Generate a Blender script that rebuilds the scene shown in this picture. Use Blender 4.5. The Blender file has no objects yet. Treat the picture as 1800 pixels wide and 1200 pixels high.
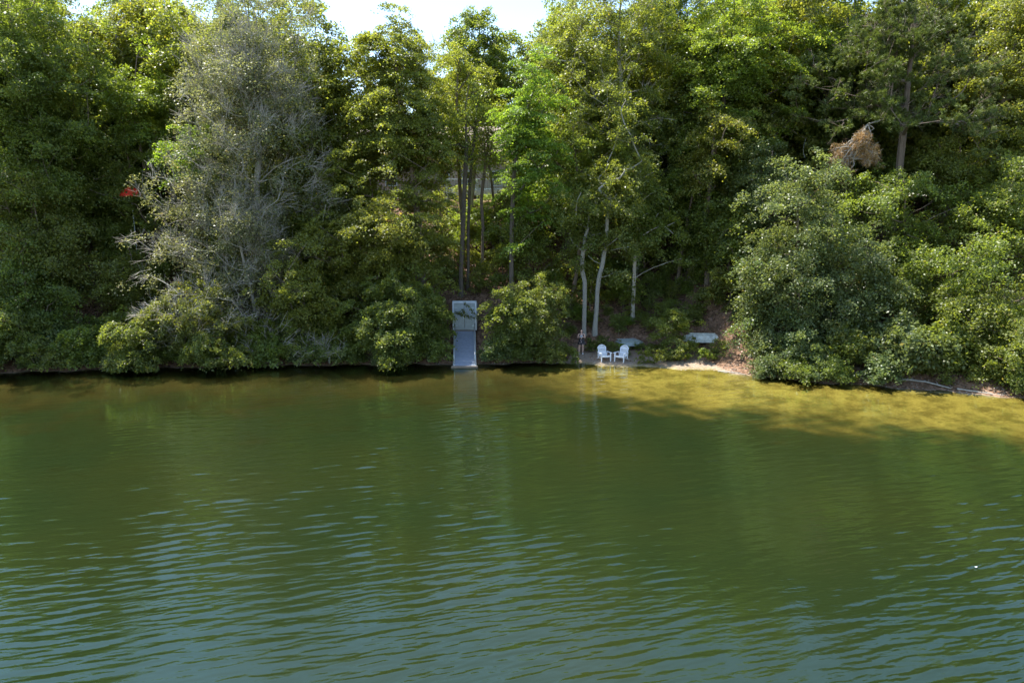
import bpy, bmesh, math, random
import numpy as np
from mathutils import Vector, Matrix

S = bpy.context.scene
COL = S.collection
R = math.radians

# ------------------------------------------------------------------ camera
CAM_H, PITCH, FPX = 9.5, R(10.9), 1200.0
cam_d = bpy.data.cameras.new('camera')
cam_d.lens, cam_d.sensor_width = 24.0, 36.0
cam_d.clip_start, cam_d.clip_end = 0.1, 2000
cam = bpy.data.objects.new('camera', cam_d)
cam.location = (0, 0, CAM_H)
cam.rotation_euler = (R(90) - PITCH, 0, 0)
COL.objects.link(cam)
S.camera = cam

# ------------------------------------------------------------------ light
SUN_EL, SUN_AZ = R(65), R(-56)          # azimuth from +Y, minus is to the left
w = bpy.data.worlds.new('World'); S.world = w
w.use_nodes = True
nt = w.node_tree
sky = nt.nodes.new('ShaderNodeTexSky')
sky.sky_type = 'NISHITA'; sky.sun_disc = False
sky.sun_elevation = SUN_EL; sky.sun_rotation = SUN_AZ
sky.air_density = 1.0; sky.dust_density = 0.4; sky.ozone_density = 1.5
bg = nt.nodes['Background']
bg.inputs['Strength'].default_value = 0.15
nt.links.new(sky.outputs[0], bg.inputs[0])

sun_d = bpy.data.lights.new('sun', 'SUN')
sun_d.energy, sun_d.angle, sun_d.color = 5.0, R(0.53), (1.0, 0.965, 0.89)
sun = bpy.data.objects.new('sun', sun_d)
sdir = Vector((math.sin(SUN_AZ) * math.cos(SUN_EL), math.cos(SUN_AZ) * math.cos(SUN_EL), math.sin(SUN_EL)))
sun.rotation_euler = sdir.to_track_quat('Z', 'Y').to_euler()
sun.location = (0, 60, 60)
COL.objects.link(sun)

vs = S.view_settings
vs.view_transform = 'Standard'; vs.look = 'None'; vs.exposure = 1.42; vs.gamma = 1.0
cy = S.cycles
cy.max_bounces = 14; cy.diffuse_bounces = 8; cy.glossy_bounces = 3
cy.transmission_bounces = 10; cy.transparent_max_bounces = 8
cy.caustics_reflective = False; cy.caustics_refractive = False
cy.sample_clamp_indirect = 4.0
cy.use_denoising = True; cy.denoiser = 'OPENIMAGEDENOISE'; cy.denoising_input_passes = 'RGB_ALBEDO_NORMAL'; cy.denoising_prefilter = 'ACCURATE'

# ------------------------------------------------------------------ helpers
def at(px, py, Y):
    """point on the plane y = Y behind a spot of the photograph (1800 x 1200)"""
    u = (600 - py) / FPX; x = (px - 900) / FPX
    t = Y / (math.cos(PITCH) + u * math.sin(PITCH))
    return Vector((x * t, Y, CAM_H + t * (u * math.cos(PITCH) - math.sin(PITCH))))

def on_water(px, py):
    u = (600 - py) / FPX; x = (px - 900) / FPX
    t = CAM_H / (math.sin(PITCH) - u * math.cos(PITCH))
    return Vector((x * t, t * (math.cos(PITCH) + u * math.sin(PITCH)), 0))

def tag(o, label=None, cat=None, group=None, kind=None):
    if label: o['label'] = label
    if cat: o['category'] = cat
    if group: o['group'] = group
    if kind: o['kind'] = kind
    return o

def empty(name, loc=(0, 0, 0), rz=0.0):
    o = bpy.data.objects.new(name, None)
    o.location = loc; o.rotation_euler = (0, 0, rz)
    o.empty_display_size = 0.3
    COL.objects.link(o)
    return o

def copy_tree(o, parent=None):
    c = o.copy(); COL.objects.link(c); c.parent = parent
    for ch in o.children:
        copy_tree(ch, c)
    return c

class MB:
    """collects shapes, links them as one mesh object"""
    def __init__(self):
        self.v, self.f, self.smooth = [], [], False
    def add(self, vs, fs):
        n = len(self.v)
        self.v += [tuple(p) for p in vs]
        self.f += [tuple(i + n for i in f) for f in fs]
        return self
    def box(self, c, s, rot=None):
        hx, hy, hz = s[0] / 2, s[1] / 2, s[2] / 2
        b = min(s) * 0.12
        pts = []
        for z, inset in ((-hz, b), (-hz + b, 0), (hz - b, 0), (hz, b)):
            x, y = hx - inset, hy - inset
            pts += [(-x, -y, z), (x, -y, z), (x, y, z), (-x, y, z)]
        M = rot if rot is not None else Matrix.Identity(3)
        pts = [M @ Vector(p) + Vector(c) for p in pts]
        fs = [(3, 2, 1, 0), (12, 13, 14, 15)]
        for k in range(3):
            for i in range(4):
                a, bq = k * 4 + i, k * 4 + (i + 1) % 4
                fs.append((a, bq, bq + 4, a + 4))
        return self.add(pts, fs)
    def bar(self, p, q, w_, t_, up=(0, 0, 1)):
        p, q = Vector(p), Vector(q); d = q - p
        z = d.normalized(); x = Vector(up).cross(z)
        if x.length < 1e-4: x = Vector((1, 0, 0))
        x.normalize(); y = z.cross(x)
        M = Matrix((x, y, z)).transposed()
        return self.box((p + q) / 2, (w_, t_, d.length), M)
    def tube(self, pts, rad, n=8, caps=True):
        pts = [Vector(p) for p in pts]
        if not hasattr(rad, '__len__'): rad = [rad] * len(pts)
        vs, fs, ref = [], [], Vector((0.3, 0.9, 0.2))
        for i, p in enumerate(pts):
            d = (pts[min(i + 1, len(pts) - 1)] - pts[max(i - 1, 0)]).normalized()
            x = ref.cross(d)
            if x.length < 1e-3: x = Vector((1, 0, 0)).cross(d)
            x.normalize(); y = d.cross(x)
            for k in range(n):
                a = 2 * math.pi * k / n
                vs.append(p + rad[i] * (x * math.cos(a) + y * math.sin(a)))
        for i in range(len(pts) - 1):
            for k in range(n):
                a, b = i * n + k, i * n + (k + 1) % n
                fs.append((a, b, b + n, a + n))
        if caps:
            fs.append(tuple(range(n))[::-1]); fs.append(tuple(range((len(pts) - 1) * n, len(pts) * n)))
        return self.add(vs, fs)
    def ball(self, c, r, n=10, m=7):
        if not hasattr(r, '__len__'): r = (r, r, r)
        vs = [(c[0], c[1], c[2] - r[2])]
        for j in range(1, m):
            a = math.pi * j / m - math.pi / 2
            for k in range(n):
                b = 2 * math.pi * k / n
                vs.append((c[0] + r[0] * math.cos(a) * math.cos(b), c[1] + r[1] * math.cos(a) * math.sin(b), c[2] + r[2] * math.sin(a)))
        vs.append((c[0], c[1], c[2] + r[2]))
        fs = []
        for k in range(n):
            fs.append((0, 1 + (k + 1) % n, 1 + k))
            for j in range(m - 2):
                a, b = 1 + j * n + k, 1 + j * n + (k + 1) % n
                fs.append((a, b, b + n, a + n))
            fs.append((1 + (m - 2) * n + k, 1 + (m - 2) * n + (k + 1) % n, len(vs) - 1))
        return self.add(vs, fs)
    def loft(self, rings, caps=True, closed=True):
        n = len(rings[0]); vs = [p for r in rings for p in r]; fs = []
        for i in range(len(rings) - 1):
            for k in range(n if closed else n - 1):
                a, b = i * n + k, i * n + (k + 1) % n
                fs.append((a, b, b + n, a + n))
        if caps:
            fs.append(tuple(range(n))[::-1]); fs.append(tuple(range((len(rings) - 1) * n, len(rings) * n)))
        return self.add(vs, fs)
    def build(self, name, mat, parent=None, smooth=False):
        me = bpy.data.meshes.new(name)
        me.from_pydata(self.v, [], self.f); me.update()
        bm = bmesh.new(); bm.from_mesh(me); bmesh.ops.recalc_face_normals(bm, faces=bm.faces); bm.to_mesh(me); bm.free()
        if smooth:
            me.polygons.foreach_set('use_smooth', [True] * len(me.polygons))
        me.materials.append(mat)
        o = bpy.data.objects.new(name, me); COL.objects.link(o)
        if parent: o.parent = parent
        return o

def quads(name, V, mat, parent=None, tone=None, k=4, smooth=False):
    """V: (n, k, 3) separate faces as one mesh object"""
    n = V.shape[0]
    me = bpy.data.meshes.new(name)
    me.vertices.add(n * k); me.vertices.foreach_set('co', V.astype(np.float32).ravel())
    me.loops.add(n * k); me.loops.foreach_set('vertex_index', np.arange(n * k, dtype=np.int32))
    me.polygons.add(n); me.polygons.foreach_set('loop_start', np.arange(0, n * k, k, dtype=np.int32))
    if tone is not None:
        a = me.attributes.new('tone', 'FLOAT', 'FACE'); a.data.foreach_set('value', tone.astype(np.float32))
    me.update(calc_edges=True)
    me.materials.append(mat)
    o = bpy.data.objects.new(name, me); COL.objects.link(o)
    if parent: o.parent = parent
    return o

def grid_mesh(name, X, Y, Z, mat, attrs=None, smooth=True):
    r, c = X.shape
    me = bpy.data.meshes.new(name)
    me.vertices.add(r * c); me.vertices.foreach_set('co', np.stack([X, Y, Z], -1).astype(np.float32).ravel())
    idx = np.arange(r * c, dtype=np.int32).reshape(r, c)
    q = np.stack([idx[:-1, :-1], idx[:-1, 1:], idx[1:, 1:], idx[1:, :-1]], -1).reshape(-1)
    n = (r - 1) * (c - 1)
    me.loops.add(n * 4); me.loops.foreach_set('vertex_index', q)
    me.polygons.add(n); me.polygons.foreach_set('loop_start', np.arange(0, n * 4, 4, dtype=np.int32))
    me.polygons.foreach_set('use_smooth', np.full(n, smooth))
    for k, v in (attrs or {}).items():
        a = me.attributes.new(k, 'FLOAT', 'POINT'); a.data.foreach_set('value', v.astype(np.float32).ravel())
    me.update(calc_edges=True)
    me.materials.append(mat)
    o = bpy.data.objects.new(name, me); COL.objects.link(o)
    return o

# ------------------------------------------------------------------ materials
def new_mat(name):
    m = bpy.data.materials.new(name); m.use_nodes = True
    t = m.node_tree; t.nodes.clear()
    out = t.nodes.new('ShaderNodeOutputMaterial')
    return m, t, out

def N(t, kind, **kw):
    n = t.nodes.new('ShaderNode' + kind)
    for k, v in kw.items():
        if k in n.inputs.keys(): n.inputs[k].default_value = v
        else: setattr(n, k, v)
    return n

def rgba(c): return (c[0], c[1], c[2], 1.0)

def ramp(t, fac, stops):
    n = t.nodes.new('ShaderNodeValToRGB'); e = n.color_ramp.elements
    e[0].position, e[0].color = stops[0][0], rgba(stops[0][1])
    e[1].position, e[1].color = stops[-1][0], rgba(stops[-1][1])
    for p, c in stops[1:-1]:
        k = e.new(p); k.color = rgba(c)
    t.links.new(fac, n.inputs[0])
    return n.outputs[0]

def mixc(t, fac, a, b, mode='MIX'):
    n = t.nodes.new('ShaderNodeMix'); n.data_type = 'RGBA'; n.blend_type = mode
    for i, v in ((0, fac), (6, a), (7, b)):
        if hasattr(v, 'is_linked'): t.links.new(v, n.inputs[i])
        else: n.inputs[i].default_value = v if i == 0 else rgba(v)
    return n.outputs[2]

def simple(name, col, rough=0.6, var=0.18, scale=6.0, spec=0.35, bump=0.0, metal=0.0, stretch=(1, 1, 1)):
    """a painted or raw surface with blotches and wear"""
    m, t, out = new_mat(name)
    tc = N(t, 'TexCoord'); mp = N(t, 'Mapping'); mp.inputs['Scale'].default_value = stretch
    t.links.new(tc.outputs['Object'], mp.inputs[0])
    nz = N(t, 'TexNoise', Scale=scale, Detail=6.0, Roughness=0.65)
    t.links.new(mp.outputs[0], nz.inputs['Vector'])
    dk = tuple(c * (1 - var * 1.6) for c in col); lt = tuple(min(1, c * (1 + var)) for c in col)
    c = ramp(t, nz.outputs[0], [(0.3, dk), (0.7, lt)])
    b = N(t, 'BsdfPrincipled', Roughness=rough, Metallic=metal)
    b.inputs['Specular IOR Level'].default_value = spec
    t.links.new(c, b.inputs['Base Color'])
    if bump:
        bp = N(t, 'Bump', Strength=bump, Distance=0.02)
        t.links.new(nz.outputs[0], bp.inputs['Height']); t.links.new(bp.outputs[0], b.inputs['Normal'])
    t.links.new(b.outputs[0], out.inputs[0])
    return m

def leaf_mat(name, col, trans, dry=None, tmix=0.5, spec=0.3):
    """thin leaf: gloss and diffuse on the face, light coming through from behind; tone varies from leaf to leaf"""
    m, t, out = new_mat(name)
    a = N(t, 'Attribute'); a.attribute_name = 'tone'
    oi = N(t, 'ObjectInfo')
    d = dry or (col[0] * 1.9, col[1] * 1.35, col[2] * 1.6)
    dk = tuple(c * 0.62 for c in col)
    c = ramp(t, a.outputs['Fac'], [(0.0, dk), (0.5, col), (0.86, tuple(x * 1.4 for x in col)), (1.0, d)])
    hs = N(t, 'HueSaturation')
    mr = N(t, 'MapRange'); mr.inputs[3].default_value = 0.485; mr.inputs[4].default_value = 0.515
    t.links.new(oi.outputs['Random'], mr.inputs[0]); t.links.new(mr.outputs[0], hs.inputs['Hue'])
    t.links.new(c, hs.inputs['Color'])
    ct = mixc(t, 1.0, hs.outputs[0], trans, 'MULTIPLY')
    b = N(t, 'BsdfPrincipled', Roughness=0.42); b.inputs['Specular IOR Level'].default_value = spec + 0.15
    t.links.new(hs.outputs[0], b.inputs['Base Color'])
    tr = N(t, 'BsdfTranslucent'); t.links.new(ct, tr.inputs[0])
    mx = N(t, 'MixShader', Fac=tmix)
    t.links.new(b.outputs[0], mx.inputs[1]); t.links.new(tr.outputs[0], mx.inputs[2])
    t.links.new(mx.outputs[0], out.inputs[0])
    return m

def bark_mat(name, dark, light, scale=5.0):
    m, t, out = new_mat(name)
    tc = N(t, 'TexCoord'); mp = N(t, 'Mapping'); mp.inputs['Scale'].default_value = (3, 3, 0.7)
    t.links.new(tc.outputs['Object'], mp.inputs[0])
    nz = N(t, 'TexNoise', Scale=scale, Detail=7.0, Roughness=0.7); t.links.new(mp.outputs[0], nz.inputs['Vector'])
    n2 = N(t, 'TexNoise', Scale=1.3, Detail=3.0); t.links.new(tc.outputs['Object'], n2.inputs['Vector'])
    c = ramp(t, nz.outputs[0], [(0.32, dark), (0.62, light)])
    c = mixc(t, n2.outputs[0], c, tuple(0.55 * (x + y) for x, y in zip(dark, light)))
    b = N(t, 'BsdfPrincipled', Roughness=0.9); b.inputs['Specular IOR Level'].default_value = 0.15
    t.links.new(c, b.inputs['Base Color'])
    bp = N(t, 'Bump', Strength=0.6, Distance=0.03); t.links.new(nz.outputs[0], bp.inputs['Height']); t.links.new(bp.outputs[0], b.inputs['Normal'])
    t.links.new(b.outputs[0], out.inputs[0])
    return m

YT = (2.3, 2.25, 0.95)       # what shining through does to a leaf's colour
LEAF = {
    'mid':    leaf_mat('leaf_mid_green', (0.148, 0.178, 0.036), YT),
    'dark':   leaf_mat('leaf_dark_green', (0.132, 0.160, 0.036), YT),
    'yellow': leaf_mat('leaf_yellow_green', (0.155, 0.208, 0.034), YT),
    'beech':  leaf_mat('leaf_olive_green', (0.160, 0.182, 0.036), YT),
    'oak':    leaf_mat('leaf_blue_green', (0.132, 0.172, 0.056), (1.7, 1.6, 0.9), spec=0.4),
    'olive':  leaf_mat('leaf_dull_olive', (0.145, 0.170, 0.045), YT, dry=(0.26, 0.20, 0.07)),
    'grey':   leaf_mat('leaf_pale_olive', (0.185, 0.200, 0.095), (1.7, 1.6, 0.9), dry=(0.27, 0.23, 0.11)),
    'needle': leaf_mat('pine_needle', (0.115, 0.152, 0.032), (1.7, 1.7, 0.9), tmix=0.2),
    'dead':   leaf_mat('dead_needle', (0.40, 0.245, 0.110), (1.5, 1.2, 0.7), dry=(0.50, 0.27, 0.10), tmix=0.25),
    'litter': leaf_mat('fallen_leaf', (0.21, 0.110, 0.062), (1.2, 1.0, 0.7), dry=(0.36, 0.22, 0.14), tmix=0.1),
}
BARK = {
    'grey':  bark_mat('bark_grey', (0.23, 0.20, 0.16), (0.50, 0.455, 0.38)),
    'dark':  bark_mat('bark_dark', (0.050, 0.040, 0.030), (0.16, 0.13, 0.10)),
    'pale':  bark_mat('bark_pale', (0.15, 0.14, 0.115), (0.40, 0.375, 0.32)),
    'brown': bark_mat('bark_brown', (0.09, 0.065, 0.045), (0.26, 0.20, 0.15)),
}

# ------------------------------------------------------------------ ground and water
SHORE_PX = [(-900, 668), (-300, 662), (0, 655), (150, 650), (300, 646), (450, 642), (700, 640), (850, 639), (980, 637),
            (1060, 643), (1130, 645), (1250, 651), (1330, 660), (1420, 670), (1530, 677), (1620, 684), (1720, 692), (1800, 700), (2200, 735)]
_sh = [on_water(*p) for p in SHORE_PX]
SX, SY = np.array([p.x for p in _sh]), np.array([p.y for p in _sh])
B0, B1 = at(985, 640, 42).x, at(1290, 640, 41).x       # the little beach

def smooth(a, b, x):
    t = np.clip((x - a) / (b - a), 0, 1); return t * t * (3 - 2 * t)

def shore_y(x):
    return np.interp(x, SX, SY) + 0.18 * np.sin(x * 1.7) + 0.12 * np.sin(x * 4.1 + 1)

def ground(x, y):
    x = np.asarray(x, float); y = np.asarray(y, float)
    d = y - shore_y(x)
    beach = smooth(B0 - 1, B0 + 1, x) * (1 - smooth(B1 - 1.5, B1 + 1, x))
    sl = 0.10 - 0.022 * smooth(4, 12, x)
    bed = -np.where(-d < 7, sl * -d, sl * 7 + 0.2 * (-d - 7))
    bank = 0.38 * np.clip(d, 0, 0.7) + 0.40 * np.clip(d - 0.7, 0, 1.5) + 0.5 * np.clip(d - 2.2, 0, 20)
    bch = 0.13 * np.clip(d, 0, 3.4) + 0.52 * np.clip(d - 3.4, 0, 20.5)
    land = bank * (1 - beach) + bch * beach
    land = np.where(land > 9.5, 9.5 + (1 - np.exp(-(land - 9.5) / 1.6)) * 1.6, land)
    land = land + 0.02 * np.clip(d - 26, 0, 400)
    n = 0.10 * np.sin(x * 0.9 + y * 0.5) * np.sin(y * 1.1 - x * 0.3) + 0.05 * np.sin(2.3 * x + 1.2) * np.sin(2.7 * y)
    land = land + n * np.clip(d / 3, 0, 1) * (1 - 0.6 * beach)
    return np.where(d < 0, np.maximum(bed, -6) + 0.02 * np.sin(3.1 * x) * np.sin(2.3 * y) * np.clip(-d, 0, 1), land)

def gz(x, y): return float(ground(x, y))

def on_ground(px, py):
    D = 36.0
    for _ in range(1500):
        p = at(px, py, D)
        if p.z <= gz(p.x, D): return Vector((p.x, D, gz(p.x, D)))
        D += 0.02
    return p

def ground_mat():
    m, t, out = new_mat('ground_surface')
    tc = N(t, 'TexCoord'); at_ = N(t, 'Attribute'); at_.attribute_name = 'inland'
    n1 = N(t, 'TexNoise', Scale=0.9, Detail=8.0, Roughness=0.7); n2 = N(t, 'TexNoise', Scale=9.0, Detail=8.0, Roughness=0.75)
    n3 = N(t, 'TexNoise', Scale=0.35, Detail=4.0); vo = N(t, 'TexVoronoi', Scale=7.0)
    for n in (n1, n2, n3, vo): t.links.new(tc.outputs['Object'], n.inputs['Vector'])
    bedc = ramp(t, n2.outputs[0], [(0.3, (0.20, 0.172, 0.042)), (0.6, (0.36, 0.315, 0.10)), (0.8, (0.48, 0.42, 0.19))])
    alg = ramp(t, n1.outputs[0], [(0.44, (0.0, 0, 0)), (0.60, (0.85, 0.85, 0.85))])
    bedc = mixc(t, alg, bedc, (0.12, 0.10, 0.025))
    sa = N(t, 'Attribute'); sa.attribute_name = 'sandy'
    bedc = mixc(t, sa.outputs['Fac'], mixc(t, 0.9, bedc, (0.050, 0.042, 0.013)), bedc)  # left bed: algae-dark, with the shore's shade mixed into the colour too
    sand = ramp(t, n2.outputs[0], [(0.25, (0.12, 0.085, 0.055)), (0.5, (0.27, 0.20, 0.14)), (0.75, (0.46, 0.37, 0.27))])
    lit = ramp(t, vo.outputs['Color'], [(0.1, (0.06, 0.036, 0.022)), (0.45, (0.15, 0.085, 0.05)), (0.9, (0.28, 0.17, 0.11))])
    dirt = ramp(t, n2.outputs[0], [(0.3, (0.05, 0.032, 0.018)), (0.7, (0.15, 0.09, 0.05))])
    pick = ramp(t, n1.outputs[0], [(0.38, (0, 0, 0)), (0.52, (1, 1, 1))])
    floor_ = mixc(t, pick, dirt, lit)
    s1 = N(t, 'MapRange'); s1.inputs[1].default_value = -0.25; s1.inputs[2].default_value = 0.35
    t.links.new(at_.outputs['Fac'], s1.inputs[0])
    ad = N(t, 'Math', operation='ADD'); t.links.new(at_.outputs['Fac'], ad.inputs[0])
    mu = N(t, 'Math', operation='MULTIPLY'); mu.inputs[1].default_value = 2.2; t.links.new(n3.outputs[0], mu.inputs[0]); t.links.new(mu.outputs[0], ad.inputs[1])
    s2 = N(t, 'MapRange'); s2.inputs[1].default_value = 2.3; s2.inputs[2].default_value = 3.6
    t.links.new(ad.outputs[0], s2.inputs[0])
    c = mixc(t, s1.outputs[0], bedc, sand)
    c = mixc(t, s2.outputs[0], c, floor_)
    b = N(t, 'BsdfPrincipled', Roughness=0.9); b.inputs['Specular IOR Level'].default_value = 0.2
    t.links.new(c, b.inputs['Base Color'])
    bp = N(t, 'Bump', Strength=0.8, Distance=0.05); t.links.new(n2.outputs[0], bp.inputs['Height']); t.links.new(bp.outputs[0], b.inputs['Normal'])
    t.links.new(b.outputs[0], out.inputs[0])
    return m

ys = np.concatenate([np.linspace(-120, 22, 40, endpoint=False), np.linspace(22, 56, 200, endpoint=False), np.linspace(56, 80, 50, endpoint=False), np.linspace(80, 400, 30)])
xs = np.concatenate([np.linspace(-400, -48, 30, endpoint=False), np.linspace(-48, 48, 300, endpoint=False), np.linspace(48, 400, 31)])
GX, GY = np.meshgrid(xs, ys)
inland = GY - shore_y(GX)
bch_ = smooth(B0 - 1, B0 + 1, GX) * (1 - smooth(B1 - 1.5, B1 + 1, GX))
inland_eff = np.where(inland > -0.12, -0.12 + (inland + 0.12) * (16.0 - 15.3 * bch_), inland)
sandy = smooth(at(900, 650, 41).x, at(1120, 650, 41).x, GX)  # sand to the right; to the left, dark bed plus painted shade
tag(grid_mesh('ground', GX, GY, ground(GX, GY), ground_mat(), {'inland': inland_eff, 'sandy': sandy}), 'lake bed, sandy edge and steep wooded bank', 'ground', kind='structure')

def water_mat():
    m, t, out = new_mat('lake_water')
    tc = N(t, 'TexCoord')
    at_ = N(t, 'Attribute'); at_.attribute_name = 'murk'
    n1 = N(t, 'TexNoise', Scale=0.11, Detail=3.0); t.links.new(tc.outputs['Object'], n1.inputs['Vector'])
    body = ramp(t, n1.outputs[0], [(0.35, (0.0100, 0.0168, 0.0050)), (0.65, (0.0148, 0.0194, 0.0048))])
    shal = N(t, 'MapRange'); shal.inputs[1].default_value = 0.35; shal.inputs[2].default_value = 0.98
    t.links.new(at_.outputs['Fac'], shal.inputs[0])
    body = mixc(t, shal.outputs[0], (0.020, 0.020, 0.005), body)
    df = N(t, 'BsdfDiffuse'); t.links.new(body, df.inputs[0])
    tr = N(t, 'BsdfTransparent'); tr.inputs[0].default_value = (0.82, 0.79, 0.60, 1)
    mb = N(t, 'MixShader'); t.links.new(at_.outputs['Fac'], mb.inputs[0]); t.links.new(tr.outputs[0], mb.inputs[1]); t.links.new(df.outputs[0], mb.inputs[2])
    mp = N(t, 'Mapping'); mp.inputs['Rotation'].default_value = (0, 0, R(-26)); mp.inputs['Scale'].default_value = (0.35, 1.0, 1.0)
    t.links.new(tc.outputs['Object'], mp.inputs[0])
    n2 = N(t, 'TexNoise', Scale=9.0, Detail=3.0, Roughness=0.55); t.links.new(mp.outputs[0], n2.inputs['Vector'])
    bp = N(t, 'Bump', Strength=0.18, Distance=0.02); t.links.new(n2.outputs[0], bp.inputs['Height'])
    fr = N(t, 'Fresnel', IOR=1.58); t.links.new(bp.outputs[0], fr.inputs['Normal'])
    gl = N(t, 'BsdfGlossy', Roughness=0.01, Color=(0.70, 1.0, 0.93, 1.0)); t.links.new(bp.outputs[0], gl.inputs['Normal'])
    mx = N(t, 'MixShader'); t.links.new(fr.outputs[0], mx.inputs[0]); t.links.new(mb.outputs[0], mx.inputs[1]); t.links.new(gl.outputs[0], mx.inputs[2])
    t.links.new(mx.outputs[0], out.inputs[0])
    return m

rng = np.random.default_rng(11)
wy = np.concatenate([np.linspace(-110, 5, 60, endpoint=False), 5 * (48 / 5) ** np.linspace(0, 1, 1100)])
wu = np.linspace(-1, 1, 1500)
WX = wu[None, :] * (np.maximum(wy, 5)[:, None] * 0.95 + 5) * np.where(wy < 5, 8, 1)[:, None]
WX = np.where(np.abs(wu)[None, :] > 0.985, np.sign(wu)[None, :] * 150, WX)
WY = np.repeat(wy[:, None], len(wu), 1)
WZ = np.zeros_like(WX)
gust = 0.72 + 0.33 * np.sin(WX * 0.21 + 0.5 * np.sin(WY * 0.13)) * np.sin(WY * 0.17 + WX * 0.08 + 1.0) + 0.2 * np.sin(WX * 0.55 - WY * 0.33)
for i in range(64):
    lam = 0.10 * (0.95 / 0.10) ** rng.random()
    th = R(90 + 17) + rng.normal(0, R(9))
    k = 2 * math.pi / lam
    slope = 0.0155 * (1.0 if lam < 0.6 else 0.7)
    ph = k * (math.cos(th) * WX + math.sin(th) * WY) + rng.random() * 6.28
    s = np.sin(ph)
    WZ += slope / k * (s + 0.36 * (s * s - 0.5))
inl = WY - shore_y(WX)
WZ *= gust * np.clip(0.42 - inl / 15, 0.38, 1.12) * np.clip((WY + 5) / 8, 0, 1)
dep = np.maximum(-ground(WX, WY), 0)
patch = 0.16 * np.sin(WX * .55 + 1.3 * np.sin(WY * .31)) * np.sin(WY * .62 + .8 * np.sin(WX * .4)) + 0.13 * np.sin(WX * 1.3 + WY * .7) * np.sin(WY * 1.5 - WX * .4) + 0.10 * np.sin(WX * 2.9 - WY * 1.1 + np.sin(WY * 2.)) * np.sin(WY * 3.3 + WX * .9)
lefty = 1 - smooth(-3.0, 5.0, WX)
murk = 1 - np.exp(-(np.maximum(dep * (1 + patch * 1.7), 0) / (0.84 - .12 * lefty)) ** (2.8 - 1.3 * lefty))
tag(grid_mesh('lake_water', WX, WY, WZ, water_mat(), {'murk': murk}), 'rippled green lake water', 'water', kind='structure')

# ------------------------------------------------------------------ trees
def norm(v): return v / np.maximum(np.linalg.norm(v, axis=-1, keepdims=True), 1e-9)

def skeleton(trunk, tips, rng, bend=0.35):
    P = [p for p in trunk]; par = [i - 1 for i in range(len(trunk))]
    ax = np.array(trunk)
    d0 = np.min(np.linalg.norm(tips[:, None, :] - ax[None], axis=2), axis=1)
    ends = []
    for i in np.argsort(d0):
        tip = tips[i]; A = np.array(P)
        v = tip - A; dist = np.linalg.norm(v, axis=1); hd = np.linalg.norm(v[:, :2], axis=1)
        cost = dist + 1.3 * np.maximum(0, 0.28 * hd - v[:, 2])
        cost[:max(2, len(trunk) // 4)] += 1.5
        j = int(np.argmin(cost)); q = A[j]
        steps = 2 if dist[j] < 1.2 else 4
        side = rng.normal(0, 0.10 * dist[j], 3)
        prev = j
        for s in range(1, steps + 1):
            f = s / steps
            pt = q + (tip - q) * f + (side + np.array([0, 0, -0.08 * dist[j]])) * (f * (1 - f)) * 2
            P.append(pt); par.append(prev); prev = len(P) - 1
        ends.append(prev)
    P = np.array(P); cnt = np.zeros(len(P)); cnt[ends] = 1
    for i in range(len(P) - 1, 0, -1): cnt[par[i]] += cnt[i]
    return P, np.array(par), cnt, np.array(ends)

def prisms(A, B, ra, rb, n=6):
    d = norm(B - A)
    ref = np.where(np.abs(d[:, 2:3]) > 0.9, np.array([[1.0, 0, 0]]), np.array([[0, 0, 1.0]]))
    x = norm(np.cross(ref, d)); y = np.cross(d, x)
    out = []
    ang = np.arange(n) * 2 * math.pi / n
    for k in range(n):
        a, b = ang[k], ang[(k + 1) % n]
        ca = x * math.cos(a) + y * math.sin(a); cb = x * math.cos(b) + y * math.sin(b)
        out.append(np.stack([A + ca * ra[:, None], A + cb * ra[:, None], B + cb * rb[:, None], B + ca * rb[:, None]], 1))
    return np.concatenate(out, 0)

def leaves_at(C, n_up, L, W, spread, rng):
    n = len(C)
    nr = norm(n_up + rng.normal(0, spread, (n, 3)))
    t = rng.normal(0, 1, (n, 3)); t = norm(t - nr * np.sum(t * nr, 1, keepdims=True)); s = np.cross(nr, t)
    l = (L * rng.uniform(0.7, 1.25, n))[:, None]; wd = l * W / L
    return np.stack([C - t * l * 0.5, C + s * wd * 0.5 + t * l * 0.05, C + t * l * 0.5 - nr * l * 0.12, C - s * wd * 0.5 + t * l * 0.05], 1)

def needles_at(C, out_dir, L, W, rng):
    n = len(C)
    d = norm(out_dir + rng.normal(0, 0.75, (n, 3))); s = norm(np.cross(d, rng.normal(0, 1, (n, 3))))
    l = (L * rng.uniform(0.7, 1.2, n))[:, None]
    return np.stack([C - s * W / 2, C + s * W / 2, C + d * l + s * W * 0.2, C + d * l - s * W * 0.2], 1)

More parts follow.
